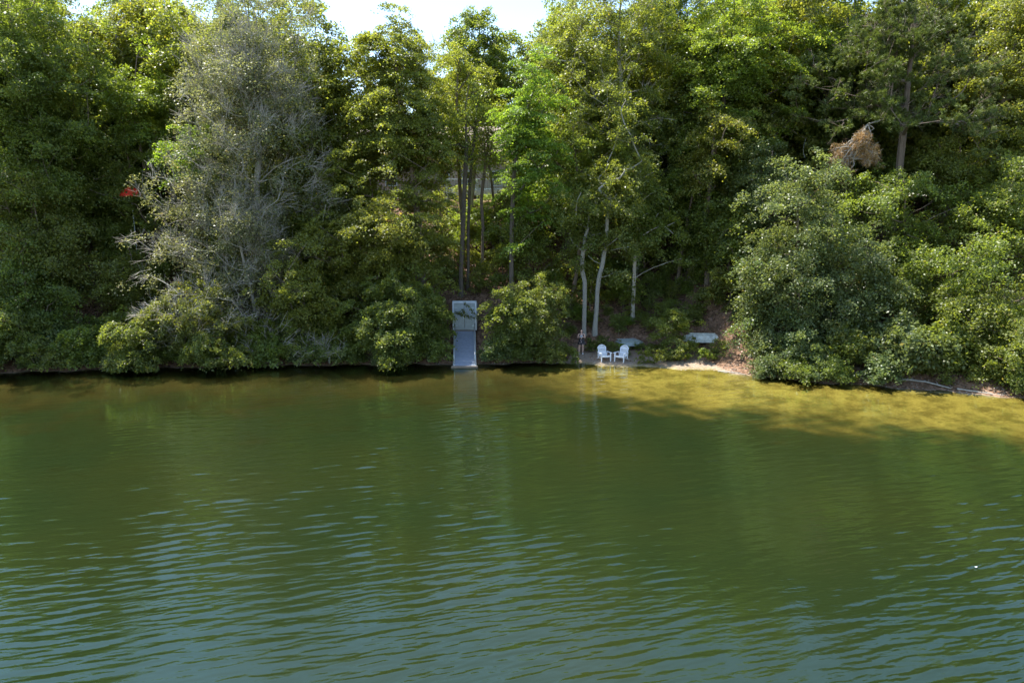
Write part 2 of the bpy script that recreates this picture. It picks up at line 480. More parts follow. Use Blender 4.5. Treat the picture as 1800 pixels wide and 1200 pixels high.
def make_tree(name, spec):
    """spec: base (world), crown centre / radii relative to base, kind of foliage, density ..."""
    rng = np.random.default_rng(spec['seed'])
    a, b, h = spec['r']; c = np.array(spec['c'], float)
    flat, col = spec.get('flat', 0.5), spec['col']
    vol = 4.19 * a * b * h
    Nt = int(np.clip(vol / spec.get('space', 2.2), 14, spec.get('maxtips', 430)))
    # uneven outline
    K = norm(rng.normal(0, 1, (7, 3))) * rng.uniform(2, 5.5, (7, 1)); ph = rng.random(7) * 6.28
    D = norm(rng.normal(0, 1, (Nt, 3)))
    rad = rng.random(Nt) ** spec.get('shell', 0.40)
    wob = 0.90 + 0.40 * np.mean(np.cos(D @ K.T + ph), 1) * spec.get('rough', 2.3)
    tips = D * (rad * np.clip(wob, 0.45, 1.38))[:, None]
    tt = (tips[:, 2] + 1) / 2
    tp = spec.get('taper', 0.0)
    tips[:, :2] *= np.clip(1 + tp * (0.5 - tt) * 1.6, 0.2, 2)[:, None]
    tips = tips * np.array([a, b, h]) + c
    if 'floor' in spec:
        spec['floor'] = spec['floor'] * 0.5 + 0.1 - max(spec['base'][2], 0)
        tips[:, 2] = np.maximum(tips[:, 2], spec['floor'] + rng.random(Nt) * 0.9)
    # trunk
    if 'trunk' in spec: trunk = [np.array(p, float) for p in spec['trunk']]
    else:
        top = np.array([c[0], c[1], max(c[2] + h * 0.72, 0.25)]); trunk = []
        nseg = 9
        wv = rng.normal(0, 0.02 * top[2], (2, 3))
        for i in range(nseg + 1):
            f = i / nseg
            p = top * f; p[:2] = top[:2] * f ** 1.3
            p = p + wv[0] * math.sin(3.1 * f) + wv[1] * math.sin(6.3 * f)
            trunk.append(p)
    P, par, cnt, ends = skeleton(trunk, tips, rng)
    tot = max(cnt.max(), 1); rb = spec.get('rb', 0.16)
    rr = np.maximum(rb * (np.maximum(cnt, 0.5) / tot) ** 0.52, spec.get('rmin', 0.010))
    zrel = np.clip(1 - P[:len(trunk), 2] / max(0.6, 0.12 * (c[2] + h)), 0, 1); rr[:len(trunk)] *= 1 + 0.45 * zrel ** 2
    ii = np.arange(1, len(P)); ii = ii[par[1:] >= 0]
    pi = par[ii]
    ra = np.where(pi < len(trunk), np.minimum(rr[pi], np.where(ii < len(trunk), 9, rr[ii] * 1.35)), np.minimum(rr[pi], rr[ii] * 1.4))
    wood = prisms(P[pi], P[ii], ra, rr[ii], 7)
    if len(trunk) > 1 and not spec.get('no_stub'):
        pass
    root = empty(name, spec['base'])
    root.rotation_euler.z = 0
    # twigs
    tw = spec.get('twigs', 0)
    if tw:
        T = np.repeat(P[ends], tw, 0); o = norm(T - (c - np.array([0, 0, 0.6 * h])))
        d = norm(o * 0.9 + rng.normal(0, 0.55, T.shape) + np.array([0, 0, 0.15]))
        st = T - d * 0.15 + rng.normal(0, 0.18, T.shape)
        ln = rng.uniform(0.5, spec.get('twig_len', 1.3), len(T))[:, None]
        mid = st + d * ln * 0.5 + rng.normal(0, 0.05, T.shape); en = st + d * ln + rng.normal(0, 0.10, T.shape)
        r1 = spec.get('twig_r', 0.011)
        o1 = np.full(len(T), r1)
        segs = [prisms(st, mid, o1, o1 * 0.8, 3), prisms(mid, en, o1 * 0.8, o1 * 0.45, 3)]
        for q in range(2):
            d2 = norm(d + rng.normal(0, 0.6, T.shape)); e2 = mid + d2 * ln * rng.uniform(0.3, 0.6, (len(T), 1))
            segs.append(prisms(mid, e2, o1 * 0.7, o1 * 0.4, 3))
        wood = np.concatenate([wood] + segs, 0)
    quads('trunk', wood, BARK[spec.get('bark', 'brown')], root)
    # foliage
    E = P[ends]
    rc = spec.get('clump', 0.85)
    outv = E - np.array([c[0], c[1], 0]); outv[:, 2] = 0; outv = norm(outv)
    up = np.array([0, 0, 1.0])
    if col in ('needle',):
        ns, nl = 15, 56
        sub = np.repeat(E, ns, 0) + rng.normal(0, 1, (Nt * ns, 3)) * np.array([rc * .6, rc * .6, rc * .26])
        od = norm(np.repeat(outv, ns, 0) + np.array([0, 0, 0.55]))
        Cn = np.repeat(sub, nl, 0) + rng.normal(0, 0.035, (Nt * ns * nl, 3))
        V = needles_at(Cn, np.repeat(od, nl, 0), 0.20, 0.026, rng)
        tone = np.clip(np.repeat(rng.normal(0.5, 0.16, Nt * ns), nl) + rng.normal(0, 0.1, len(V)), 0, 0.95)
    else:
        ns = 5; dens = spec.get('dens', 1.0)
        big = rng.uniform(0.7, 1.25, Nt)
        nl = max(3, int(spec.get('leaves', 92) * dens))
        off = rng.normal(0, 0.62, (Nt * ns, 3)) * np.array([1, 1, 0.75 - 0.55 * flat]) * (rc * np.repeat(big, ns))[:, None]
        sub = np.repeat(E, ns, 0) + off
        so = np.repeat(outv, ns, 0)
        sag = np.sum(off * so, 1) * -0.28
        sub[:, 2] += sag
        keep = rng.random(Nt * ns) < spec.get('keep', 0.92)
        sub, so = sub[keep], so[keep]
        m = len(sub)
        snorm = norm(up * (0.75 + 0.6 * flat) + so * 0.55 + rng.normal(0, 0.30, (m, 3)))
        rs = rc * 0.52
        q = rng.normal(0, 1, (m * nl, 3)); n_r = np.repeat(snorm, nl, 0)
        inpl = q - n_r * np.sum(q * n_r, 1, keepdims=True)
        thick = (0.42 - 0.33 * flat) * rs
        loc = inpl * rs * 0.62 + n_r * (rng.normal(0, 1, (m * nl, 1)) * thick)
        loc[:, 2] -= 0.22 * np.sum(inpl * inpl, 1) * rs * 0.5
        Cn = np.repeat(sub, nl, 0) + loc
        L = spec.get('leaf', 0.15)
        V = leaves_at(Cn, n_r, L, L * 0.62, 0.75, rng)
        tone = np.repeat(rng.normal(0.45, 0.13, m), nl) + rng.normal(0, 0.20, m * nl)
        dryp = spec.get('dry', 0.012)
        tone = np.clip(tone, 0, 0.9); tone[rng.random(len(tone)) < dryp] = 1.0
    if 'floor' in spec:
        zm = V[:, :, 2].mean(1); lo = zm < spec['floor']
        V[lo, :, 2] += ((spec['floor'] - zm[lo]) * rng.uniform(1.1, 3.0, lo.sum()) + rng.exponential(0.12, lo.sum()))[:, None]
    quads('crown', V, LEAF[col], root, tone)
    return root

SEED = [100]
def tree(name, label, cat, x0, x1, y0, y1, D, group=None, base_px=None, **kw):
    """crown box in the photograph, standing at depth D; the trunk stands on the ground below"""
    SEED[0] += 1
    cx, cyy = (x0 + x1) / 2, (y0 + y1) / 2
    cc = at(cx, cyy, D); a = (at(x1, cyy, D).x - at(x0, cyy, D).x) / 2; h = (at(cx, y0, D).z - at(cx, y1, D).z) / 2
    bx = cc.x if base_px is None else at(base_px, cyy, D).x
    by = D + kw.pop('back', 0.0)
    base = Vector((bx, by, gz(bx, by) - 0.12))
    rc = kw.get('clump', 0.85)
    sp = dict(seed=SEED[0], base=base, c=tuple(cc - base), r=(max(a - rc * 0.45, 0.3), max(a * kw.pop('deep', 0.8) - rc * 0.4, 0.3), max(h - rc * 0.25, 0.3)))
    sp.update(kw)
    if 'trunk_px' in sp:
        pts = [at(px, py, D) - base for px, py in sp.pop('trunk_px')]
        dense = []
        for i in range(len(pts) - 1):
            for k in range(3): dense.append(pts[i].lerp(pts[i + 1], k / 3))
        dense.append(pts[-1]); dense[0] = Vector((dense[0].x, dense[0].y, min(dense[0].z, 0.0)))
        sp['trunk'] = [tuple(p) for p in dense]
    o = make_tree(name, sp)
    return tag(o, label, cat, group)

TREES = 'trees on the wooded bank'
SHRUB = 'shrubs along the shore'
# --- big trees, left to right
tree('leafy_tree', 'tall green tree at far left, its leaves filling the upper left corner', 'tree', -120, 195, -60, 440, 47.5, TREES, col='mid', rb=0.24, base_px=60)
tree('leafy_tree', 'dark green tree below the far left crown, reaching down to the shore shrubs', 'tree', -60, 190, 300, 560, 44.5, TREES, col='dark', rb=0.15, base_px=70)
tree('leafy_tree', 'leafy tree with small red patch in its shade, left of the bare grey tree', 'tree', 130, 330, 170, 520, 50, TREES, col='mid', rb=0.17, base_px=245)
tree('leafy_tree', 'tall thin-topped tree with sky showing through, at upper left beside grey tree', 'tree', 150, 350, -60, 260, 57, TREES, col='beech', rb=0.2, dens=0.75, space=4.2, twigs=3, bark='grey')
tree('grey_tree', 'tall half-bare tree of fine grey twigs, the palest crown left of centre', 'tree', 285, 590, -110, 470, 46.5, TREES, col='grey', rb=0.22, bark='grey', base_px=470, dens=0.42, leaf=0.13, twigs=9, twig_len=1.6, twig_r=0.010, rmin=0.018, maxtips=400, space=2.6, shell=0.5, flat=0.3)
tree('grey_tree', 'lower half-bare grey tree with spreading twigs above shore shrubs', 'tree', 285, 560, 250, 590, 44.2, TREES, col='grey', rb=0.12, bark='grey', base_px=440, dens=0.42, leaf=0.13, twigs=9, twig_len=1.5, twig_r=0.009, rmin=0.016, maxtips=260, flat=0.5)
tree('leafy_tree', 'small bright leafy tree in front of the grey twigs, at their left edge', 'tree', 270, 400, 200, 340, 46, TREES, col='yellow', rb=0.1, flat=0.8)
tree('leafy_tree', 'green tree seen through and below the bare grey twigs', 'tree', 370, 640, 300, 590, 50, TREES, col='mid', rb=0.16)
tree('beech_tree', 'tall pointed green tree standing against the sky just left of the shed', 'tree', 535, 850, 15, 430, 48.5, TREES, col='beech', rb=0.24, flat=0.85, taper=0.95, base_px=735, maxtips=380, space=2.6)
tree('beech_tree', 'broad tree with pale lit leaf sprays, low on the bank left of shed', 'tree', 520, 800, 320, 560, 45.5, TREES, col='beech', rb=0.17, flat=0.9, base_px=640)
tree('slender_tree', 'thin grey sparse tree top in sky gap beside the tall pointed tree', 'tree', 680, 790, 30, 240, 62, TREES, col='grey', rb=0.12, bark='grey', dens=0.35, twigs=9, twig_r=0.016, twig_len=1.5)
tree('leafy_tree', 'round-topped green tree on skyline behind the house, right of the sky gap', 'tree', 755, 935, 0, 230, 58, TREES, col='mid', rb=0.2, bark='grey', base_px=820, leaf=0.18)
tree('slender_tree', 'thin dark-trunked tree directly above the shed, the left one of the close pair', 'tree', 770, 850, 150, 330, 49.2, TREES, col='beech', rb=0.16, bark='dark', dens=0.45, space=4.0, trunk_px=[(811, 545), (810, 480), (813, 420), (816, 340), (820, 260), (818, 190), (824, 150)])
tree('slender_tree', 'thin dark-trunked tree directly above the shed, the right one of the close pair', 'tree', 790, 870, 120, 300, 50, TREES, col='beech', rb=0.11, bark='dark', dens=0.45, space=4.0, trunk_px=[(822, 540), (823, 470), (823, 400), (826, 320), (834, 240), (840, 160)])
tree('slender_tree', 'thin tree with crooked trunk and bare limbs in front of the house deck', 'tree', 810, 900, 200, 330, 51, TREES, col='beech', rb=0.12, bark='brown', dens=0.4, space=3.2, twigs=4, trunk_px=[(846, 540), (848, 460), (849, 400), (846, 350), (852, 300), (858, 250), (850, 210)])
tree('layered_tree', 'bright yellow-green tree with layered flat sprays, right of the house deck', 'tree', 845, 1010, 30, 430, 47, TREES, col='yellow', rb=0.16, flat=0.95, taper=0.25, base_px=900, bark='dark')
tree('leafy_tree', 'grey-limbed forking tree reaching the top edge, right of the yellow-green layered tree', 'tree', 960, 1215, -60, 310, 52, TREES, col='beech', rb=0.26, bark='grey', base_px=1125, leaf=0.15, dens=0.85, twigs=3, shell=0.3)
tree('leafy_tree', 'deep green tree whose crown hangs above the person, on a curved grey trunk', 'tree', 965, 1085, 330, 500, 46.3, TREES, col='dark', rb=0.15, bark='pale', trunk_px=[(1026, 606), (1027, 560), (1028, 520), (1028, 495), (1024, 478), (1023, 460), (1030, 410)])
tree('leafy_tree', 'green tree on a pale leaning trunk just behind the left white chair', 'tree', 1000, 1150, 210, 480, 46.0, TREES, col='dark', rb=0.15, bark='pale', trunk_px=[(1045, 606), (1046, 575), (1049, 540), (1050, 512), (1053, 488), (1059, 465), (1066, 420), (1068, 370)])
tree('leafy_tree', 'straight grey-trunked tree rising behind the upturned metal boat', 'tree', 1070, 1210, 270, 500, 47.3, TREES, col='mid', rb=0.13, bark='grey', trunk_px=[(1112, 602), (1112, 560), (1114, 510), (1116, 450), (1122, 380), (1126, 300)])
tree('layered_tree', 'broad yellow-green tree with sunlit sprays at the top, left of the pine', 'tree', 1150, 1420, -40, 280, 50.5, TREES, col='yellow', rb=0.22, flat=0.85, bark='dark', base_px=1230)
tree('leafy_tree', 'shaded green tree on the slope with brown trunk, left of blue-green oak', 'tree', 1140, 1310, 240, 520, 50, TREES, col='mid', rb=0.14, bark='brown', base_px=1195)
tree('oak_tree', 'blue-green oak on the bank behind the shoreline oak, below the broad yellow-green tree', 'tree', 1265, 1440, 235, 440, 47, TREES, col='oak', rb=0.16, base_px=1350)
tree('oak_tree', 'large blue-green oak leaning over the water right of the beach', 'tree', 1250, 1535, 320, 665, 41.8, TREES, col='oak', rb=0.22, base_px=1420, back=1.6, floor=0.35, deep=0.75)
tree('leafy_tree', 'mid green tree between the layered tree and the pine near the sky gap', 'tree', 1375, 1500, 30, 300, 54, TREES, col='mid', rb=0.18)
tree('oak_tree', 'blue-green oak leaning low over the shallows, right part of the overhanging mass', 'tree', 1400, 1640, 400, 690, 40.3, TREES, col='oak', rb=0.16, base_px=1530, back=1.5, floor=0.25)
tree('oak_tree', 'smaller blue-green oak at the beach end, left part of the overhanging mass', 'tree', 1290, 1420, 440, 670, 41.0, TREES, col='oak', rb=0.1, back=1.2, floor=0.3)
tree('leafy_tree', 'full green tree bending to the water between leaning oaks and right edge', 'tree', 1590, 1800, 380, 668, 39.4, TREES, col='mid', rb=0.14, back=1.5, floor=0.3)
tree('leafy_tree', 'green tree on the plateau behind the dead limb of the pine', 'tree', 1420, 1600, 230, 400, 56, TREES, col='mid', rb=0.12)
tree('leafy_tree', 'leafy green tree left of the ramp bush, drooping over the left shore', 'tree', 430, 640, 430, 640, 43.5, TREES, col='beech', rb=0.1, flat=.8, floor=.4)
tree('leafy_tree', 'dark leafy tree at far left shore, its lower boughs near the water', 'tree', -60, 160, 420, 645, 42.2, TREES, col='dark', rb=0.11, flat=.7, floor=.3)
tree('leafy_tree', 'pale lit maple below the dead brown pine limb, above the shore', 'tree', 1470, 1690, 275, 600, 43.8, TREES, col='mid', rb=0.16, base_px=1590)
tree('leafy_tree', 'tall light green tree filling the top right corner beside the pine', 'tree', 1655, 1930, -60, 310, 47.5, TREES, col='mid', rb=0.24, base_px=1770)
tree('leafy_tree', 'light green tree at the right edge halfway up, above a dark hollow', 'tree', 1635, 1900, 260, 500, 42.5, TREES, col='mid', rb=0.17, base_px=1700, back=1.0)
tree('leafy_tree', 'dark green tree at right edge low over the bare shore strip', 'tree', 1600, 1880, 470, 675, 38.2, TREES, col='dark', rb=0.13, base_px=1740, back=1.5, floor=0.45)

tree('leafy_tree', 'green crown filling the gap between far left tree and grey twigs, above the red patch', 'tree', 170, 330, 60, 330, 50.5, TREES, col='yellow', rb=0.15, flat=.7)
tree('leafy_tree', 'green crown in the gap between pointed tree and layered tree, above the thin trunks', 'tree', 730, 890, 60, 240, 53, TREES, col='beech', rb=0.14, flat=.7, dens=.8)
tree('leafy_tree', 'mid green crown between layered tree and pale leaning trunk, halfway up', 'tree', 930, 1080, 190, 420, 49, TREES, col='mid', rb=0.14, flat=.6)
tree('leafy_tree', 'green crown between the broad yellow-green tree and blue-green oak', 'tree', 1180, 1330, 170, 380, 48.5, TREES, col='beech', rb=0.14, flat=.7)
tree('leafy_tree', 'green crown right of the pine trunk, above the right edge tree', 'tree', 1590, 1760, 200, 400, 46, TREES, col='mid', rb=0.14, flat=.5)
tree('leafy_tree', 'dark green tree low in the gap between far left tree and grey twigs', 'tree', 140, 310, 390, 590, 46, TREES, col='dark', rb=0.12, flat=.6)
# --- second row of tall crowns that close the top of the picture
tree('leafy_tree', 'tall tree behind the far left crown, touching the top edge', 'tree', -80, 170, -90, 260, 56, TREES, col='beech', rb=0.2, leaf=0.165)
tree('leafy_tree', 'tall green tree behind the grey twigs, its leaves showing through them at the top', 'tree', 330, 560, -50, 300, 56, TREES, col='beech', rb=0.2, leaf=0.16, dens=.85)
tree('leafy_tree', 'tall green tree rising between yellow-green layered tree and grey-limbed forking tree', 'tree', 925, 1080, -20, 260, 57, TREES, col='mid', rb=0.18, leaf=0.16)
tree('leafy_tree', 'tall green tree behind the grey-limbed forking tree at the top edge', 'tree', 1060, 1250, -90, 280, 58, TREES, col='mid', rb=0.2, leaf=0.165)
tree('leafy_tree', 'tall bright tree behind the sunlit yellow-green sprays at the top', 'tree', 1230, 1420, -80, 300, 57, TREES, col='beech', rb=0.2, leaf=0.165)
tree('leafy_tree', 'tall dark tree directly behind the pine', 'tree', 1480, 1690, -10, 300, 57, TREES, col='dark', rb=0.2, leaf=0.165)
tree('leafy_tree', 'tall tree behind the top right corner crown', 'tree', 1670, 1900, -80, 260, 56, TREES, col='mid', rb=0.2, leaf=0.165)
# --- the pine
def pine():
    D = 46.8
    bx = at(1570, 400, D).x; base = Vector((bx, D, gz(bx, D) - 0.1))
    c = at(1568, 120, D) - base
    a = (at(1695, 120, D).x - at(1450, 120, D).x) / 2
    h = (at(1568, -60, D).z - at(1568, 310, D).z) / 2
    top = c.z + h * 0.9
    sp = dict(seed=77, base=base, c=tuple(c), r=(a, a * 0.85, h), col='needle', rb=0.23, bark='brown', clump=0.62, space=2.3, shell=0.34, taper=0.35, rmin=0.018, twigs=3, twig_r=0.014,
              trunk=[(0, 0, top * f) for f in np.linspace(0, 1, 12)])
    o = make_tree('pine_tree', sp)
    tag(o, 'dark pine with spreading needle tufts and a broken brown limb, upper right', 'tree', TREES)
    # the snapped limb hanging on the left, brown needles
    rng = np.random.default_rng(5)
    j = lambda x, y, dy=0.0: np.array(at(x, y, D - 1.2 + dy) - base)
    main = [np.array([0, 0, j(1572, 195)[2]]), j(1548, 212, .6), j(1526, 218), j(1512, 240), j(1505, 262), j(1500, 280)]
    segs = list(zip(main[:-1], main[1:])); rad = [.05, .05, .05, .045, .035, .025]
    W = [prisms(np.array([p]), np.array([q]), np.array([rad[i]]), np.array([rad[i + 1]]), 7) for i, (p, q) in enumerate(segs)]
    tips = []
    for k in range(54):
        s = main[rng.integers(2, 6)]
        lobe = ((1472, 292, 17, 24), (1488, 270, 14, 14), (1530, 275, 12, 22), (1520, 240, 9, 11))[rng.integers(0, 4)]
        e = j(rng.normal(lobe[0], lobe[2] * .6), rng.normal(lobe[1], lobe[3] * .6), rng.uniform(-.7, .7))
        m_ = (s + e) / 2 + np.array([rng.normal(0, .2), rng.normal(0, .2), .10])
        W.append(prisms(np.array([s, m_]), np.array([m_, e]), np.array([.035, .026]), np.array([.026, .012]), 4)); tips += [m_ * .4 + e * .6, e]
    T = np.array(tips); d = norm(rng.normal(0, .6, (len(T) * 8, 3)) + np.array([-.2, 0, -.3])); st = np.repeat(T, 8, 0)
    W.append(prisms(st, st + d * rng.uniform(.2, .6, (len(st), 1)), np.full(len(st), .012), np.full(len(st), .006), 3))
    limb = quads('broken_limb', np.concatenate(W), BARK['grey'], o)
    C = np.repeat(np.concatenate([T, st + d * .3]), 11, 0); C = C + rng.normal(0, .07, C.shape)
    quads('dead_needles', needles_at(C, np.array([[-.25, 0, -.5]]), .17, .024, rng), LEAF['dead'], limb, np.clip(rng.normal(.5, .25, len(C)), 0, 1))
pine()

# --- shrubs along the water
def shrub(label, *a, **k):
    k.setdefault('clump', 0.5); k.setdefault('leaf', 0.13); k.setdefault('space', 0.55); k.setdefault('maxtips', 190); k.setdefault('rb', 0.05)
    k.setdefault('shell', 0.42); k.setdefault('back', 0.6)
    return tree('shrub', label, 'shrub', *a, group=SHRUB, **k)
shrub('dark green shrub at far left edge of the shore', -90, 110, 500, 652, 40.6, col='dark', floor=0.25)
shrub('low green shrub on the left shore beneath a small patch of brown leaf litter', 70, 215, 560, 640, 41.2, col='mid', floor=0.3)
shrub('green shrub drooping to the water, left of the pale twiggy shrub', 165, 300, 550, 664, 39.9, col='dark', floor=0.1, back=1.2)
shrub('pale sunlit twiggy shrub on the left shore under the grey tree', 225, 420, 500, 625, 41.2, col='olive', floor=0.25, twigs=4, bark='grey', dens=.8)
shrub('dark leafy shrub hanging into the water below the pale twiggy shrub', 300, 425, 570, 662, 40.0, col='dark', floor=0.1, back=1.2)
shrub('small shrub with bare stems at water level between leafy shrubs, left shore', 400, 530, 540, 642, 42.2, col='mid', floor=0.3, twigs=4, bark='grey')
shrub('thin dry-looking shrub beside the hidden teal kayak', 500, 640, 590, 640, 42.0, col='olive', dens=.6, twigs=5, bark='grey', floor=0.3)
shrub('large dark green bush overhanging the water left of the ramp', 610, 800, 470, 635, 42.3, col='dark', floor=0.3, maxtips=230)
shrub('low bush dipping into the water just left of the ramp', 640, 740, 570, 655, 40.3, col='dark', floor=0.08, back=1.3)
shrub('dense dark bush close against the right side of the ramp', 838, 950, 500, 640, 42.0, col='dark', floor=0.25)
shrub('tall olive bush between the ramp bush and the person', 890, 1010, 470, 625, 43.0, col='olive', floor=0.4, leaf=0.11)
shrub('low olive bush at the beach edge, left of the person', 940, 1010, 575, 638, 42.6, col='olive', floor=0.2, leaf=0.10)
shrub('round green bush between the two upturned boats', 1140, 1228, 528, 622, 43.2, col='mid', floor=0.4, leaf=0.11)
shrub('dark shrub on the bank just above the pale upturned hull', 1215, 1320, 470, 588, 46.5, col='dark', maxtips=120)
shrub('blue-green shrub on the bank at the right end of the pale hull', 1268, 1345, 520, 625, 43.6, col='oak', maxtips=110)
shrub('shrub under the leaning oak where the beach ends', 1290, 1370, 520, 640, 42.0, col='oak', floor=0.3)
shrub('green shrub at water edge below the oak, its leaves over the shallows', 1330, 1480, 570, 682, 38.9, col='oak', floor=0.12, back=1.3)
shrub('dark shrub behind the shoreline, under the pale maple', 1470, 1640, 540, 672, 39.5, col='dark', floor=0.3, back=1.0)
shrub('dark shrub low at the lower right shore above the bare strip', 1590, 1740, 590, 682, 37.6, col='dark', floor=0.35, back=1.0)
shrub('shrub in the right corner reaching down to the waterline', 1710, 1880, 560, 702, 35.6, col='mid', floor=0.15, back=1.2)

shrub('low spreading shrub on the bare slope between pale hull and leaning oak', 1252, 1312, 588, 646, 42.6, col='mid', floor=0.3, back=.2, leaf=.10)
shrub('low shrub at the bare right shore behind the long driftwood limb', 1575, 1690, 630, 684, 37.2, col='dark', floor=0.3, back=.1)
shrub('low shrub near the right corner above the thin driftwood', 1690, 1800, 640, 694, 36.2, col='mid', floor=0.3, back=.1)
# --- low plants on the beach
def plant(label, cat, name, x0, x1, y0, y1, D, **k):
    return tree(name, label, cat, x0, x1, y0, y1, D, group='low plants on the beach', clump=0.16, leaf=k.pop('leaf', 0.10), space=0.03, maxtips=60, rb=0.012, rmin=0.004, back=0.05, floor=0.12, leaves=16, flat=0.2, **k)
plant('low leafy green plant at waterline left of the chairs', 'plant', 'beach_plant', 1000, 1022, 628, 643, 41.8, col='dark')
plant('grassy green plant by the water directly right of the right chair', 'plant', 'beach_plant', 1112, 1150, 622, 646, 41.7, col='mid')
plant('larger green plant dipping toward the water right of the chairs', 'plant', 'beach_plant', 1138, 1172, 624, 650, 41.3, col='mid')
plant('spreading low plant below the round green bush', 'plant', 'beach_plant', 1160, 1212, 618, 641, 41.9, col='dark')
plant('bright yellow-green plant with upright stems on the beach below the pale boat', 'plant', 'beach_plant', 1222, 1252, 606, 645, 41.6, col='yellow')
plant('small green plant behind the left end of the beach, near the olive bush', 'plant', 'beach_plant', 966, 1000, 622, 638, 42.3, col='mid')
plant('weedy patch behind the chairs in front of the metal boat', 'plant', 'beach_plant', 1040, 1092, 606, 622, 43.8, col='olive')
plant('fern-like plant between round bush and pale boat', 'plant', 'beach_plant', 1192, 1226, 600, 628, 42.4, col='mid')

bk = random.Random(4)
bp0 = [o for o in bpy.data.objects if o.name.startswith('beach_plant') and o.parent is None]
for k, (px, py) in enumerate(((1036, 604), (1048, 614), (1060, 603), (1074, 609), (1090, 618), (1122, 616), (1136, 612), (1150, 620), (1036, 618), (1000, 622), (1170, 622), (1184, 634), (1206, 634), (1236, 622), (1252, 630), (980, 630), (1100, 626))):
    q = on_ground(px, py); o = copy_tree(bp0[k % len(bp0)]); o.location = q; o.rotation_euler.z = k * 1.7
    s = 0.45 + .3 * ((k * 37) % 10) / 10; o.scale = (s * 1.3, s * 1.3, s * .8)
    z = 'behind the chairs' if px < 1110 and py < 621 and px > 1025 else ('right of the chairs' if px >= 1110 else 'left of the chairs')
    tag(o, f'small green weed growing in the sand {z}', 'plant', f'small weeds {z}')
# --- trees in the back rows: a few built, the rest copies of them
def at_ground(x, D): return (x, D, gz(x, D) - 0.15)
protos = []
for i, (col, rbk, tall, a) in enumerate((('mid', 'brown', 15.5, 3.9), ('beech', 'grey', 14.5, 3.6), ('dark', 'dark', 15.0, 3.7))):
    sp = dict(seed=900 + i, base=(0, 0, 0), c=(0, 0, tall * .58), r=(a, a, tall * .42), col=col, rb=0.2, bark=rbk, leaf=0.20, leaves=70, space=2.2, maxtips=260)
    protos.append(make_tree('back_row_tree', sp))
spots = []
for k in range(19): spots.append((-50 + k * 5.5 + bk.uniform(-1.2, 1.2), 60 + bk.uniform(-2, 3)))
for k in range(20): spots.append((-66 + k * 7.0 + bk.uniform(-2, 2), 76 + bk.uniform(-4, 3)))
for k in range(16): spots.append((-80 + k * 10.5 + bk.uniform(-3, 3), 96 + bk.uniform(-5, 5)))
HX0, HX1 = at(575, 300, 70).x, at(905, 300, 70).x
first = [True, True, True]
for k, (x, y) in enumerate(spots):
    if HX0 - 2.6 < x < HX1 + 2.0 and y < 82:
        if y < 68: continue
        y = 85
    i = k % 3
    o = protos[i] if first[i] else copy_tree(protos[i])
    first[i] = False
    o.location = at_ground(x, y); o.rotation_euler.z = bk.uniform(0, 6.28)
    s = bk.uniform(0.86, 1.12)
    pxx = 900 + 1200 * x / (y + 2)
    s *= 0.93 if 560 < pxx < 770 else (1.06 if 430 < pxx < 960 else 1.22)
    o.scale = (s, s, s * bk.uniform(0.92, 1.06))
    where = 'front row' if y < 68 else ('skyline row' if y < 88 else 'far row')
    side = 'left of the house' if x < HX0 else ('right of the house' if x > HX1 else 'behind the house')
    tag(o, f'leafy tree in {where} {side}, mostly hidden by nearer crowns', 'tree', f'back trees {where} {side}')
tree('layered_tree', 'small lit tree whose flat sprays hang across the house roof above the deck', 'tree', 765, 905, 205, 310, 56, TREES, col='yellow', rb=0.1, flat=0.9, base_px=880, dens=.7)
tree('layered_tree', 'low bright tree seen between the thin trunks above the shed', 'tree', 770, 905, 345, 470, 55, TREES, col='yellow', rb=0.1, flat=0.8, base_px=868, dens=.9)
tree('leafy_tree', 'dark young tree below the house deck, left of thin trunks', 'tree', 735, 815, 330, 500, 52, TREES, col='beech', rb=0.08, flat=.8, dens=.9)
tree('leafy_tree', 'bushy green tree on the slope between ramp bush and layered yellow-green tree', 'tree', 850, 1000, 330, 540, 49, TREES, col='mid', rb=0.1, flat=.6, base_px=930)
# --- low shrubs in a row at the water, copies of three
lowp = []
for i, col in enumerate(('dark', 'mid', 'oak')):
    sp = dict(seed=970 + i, base=(0, 0, 0), c=(0, -.35, .75), r=(1.15, 1.0, .78), col=col, rb=0.04, bark='brown', leaf=0.13, clump=0.42, space=0.085, maxtips=70, flat=.4, leaves=34, floor=0.1, rmin=.006)
    lowp.append(make_tree('low_shrub', sp))
first = [True] * 3; kk = 0
for row, (dd, sc_) in enumerate(((0.20, 1.0), (2.2, 1.45))):
    for x in np.arange(-38, 33, 1.75 if row == 0 else 2.3):
        x = float(x + bk.uniform(-.4, .4))
        if B0 - .3 < x < B1 + .4 or (row == 0 and at(1555, 690, 36).x < x < at(1775, 690, 35).x) or abs(x - at(817, 640, 41).x) < 1.75: continue
        y = float(shore_y(x)) + dd + bk.uniform(-.25, .4)
        if row and abs(x - at(817, 640, 43).x) < 2.6: continue
        i = kk % 3; kk += 1
        o = lowp[i] if first[i] else copy_tree(lowp[i]); first[i] = False
        o.location = (x, y, gz(x, y) - .05); o.rotation_euler.z = bk.uniform(-.9, .9)
        s = sc_ * bk.uniform(.7, 1.15); o.scale = (s, s, s * bk.uniform(.75, 1.15))
        z = 'left of the ramp' if x < at(817, 640, 41).x else ('between ramp and beach' if x < B0 + 1 else 'right of the beach')
        tag(o, f'low leafy shrub {z}, ' + ('rooted at the waterline' if row == 0 else 'just behind the waterline shrubs'), 'shrub', f'low shrubs {z} row {row + 1}')
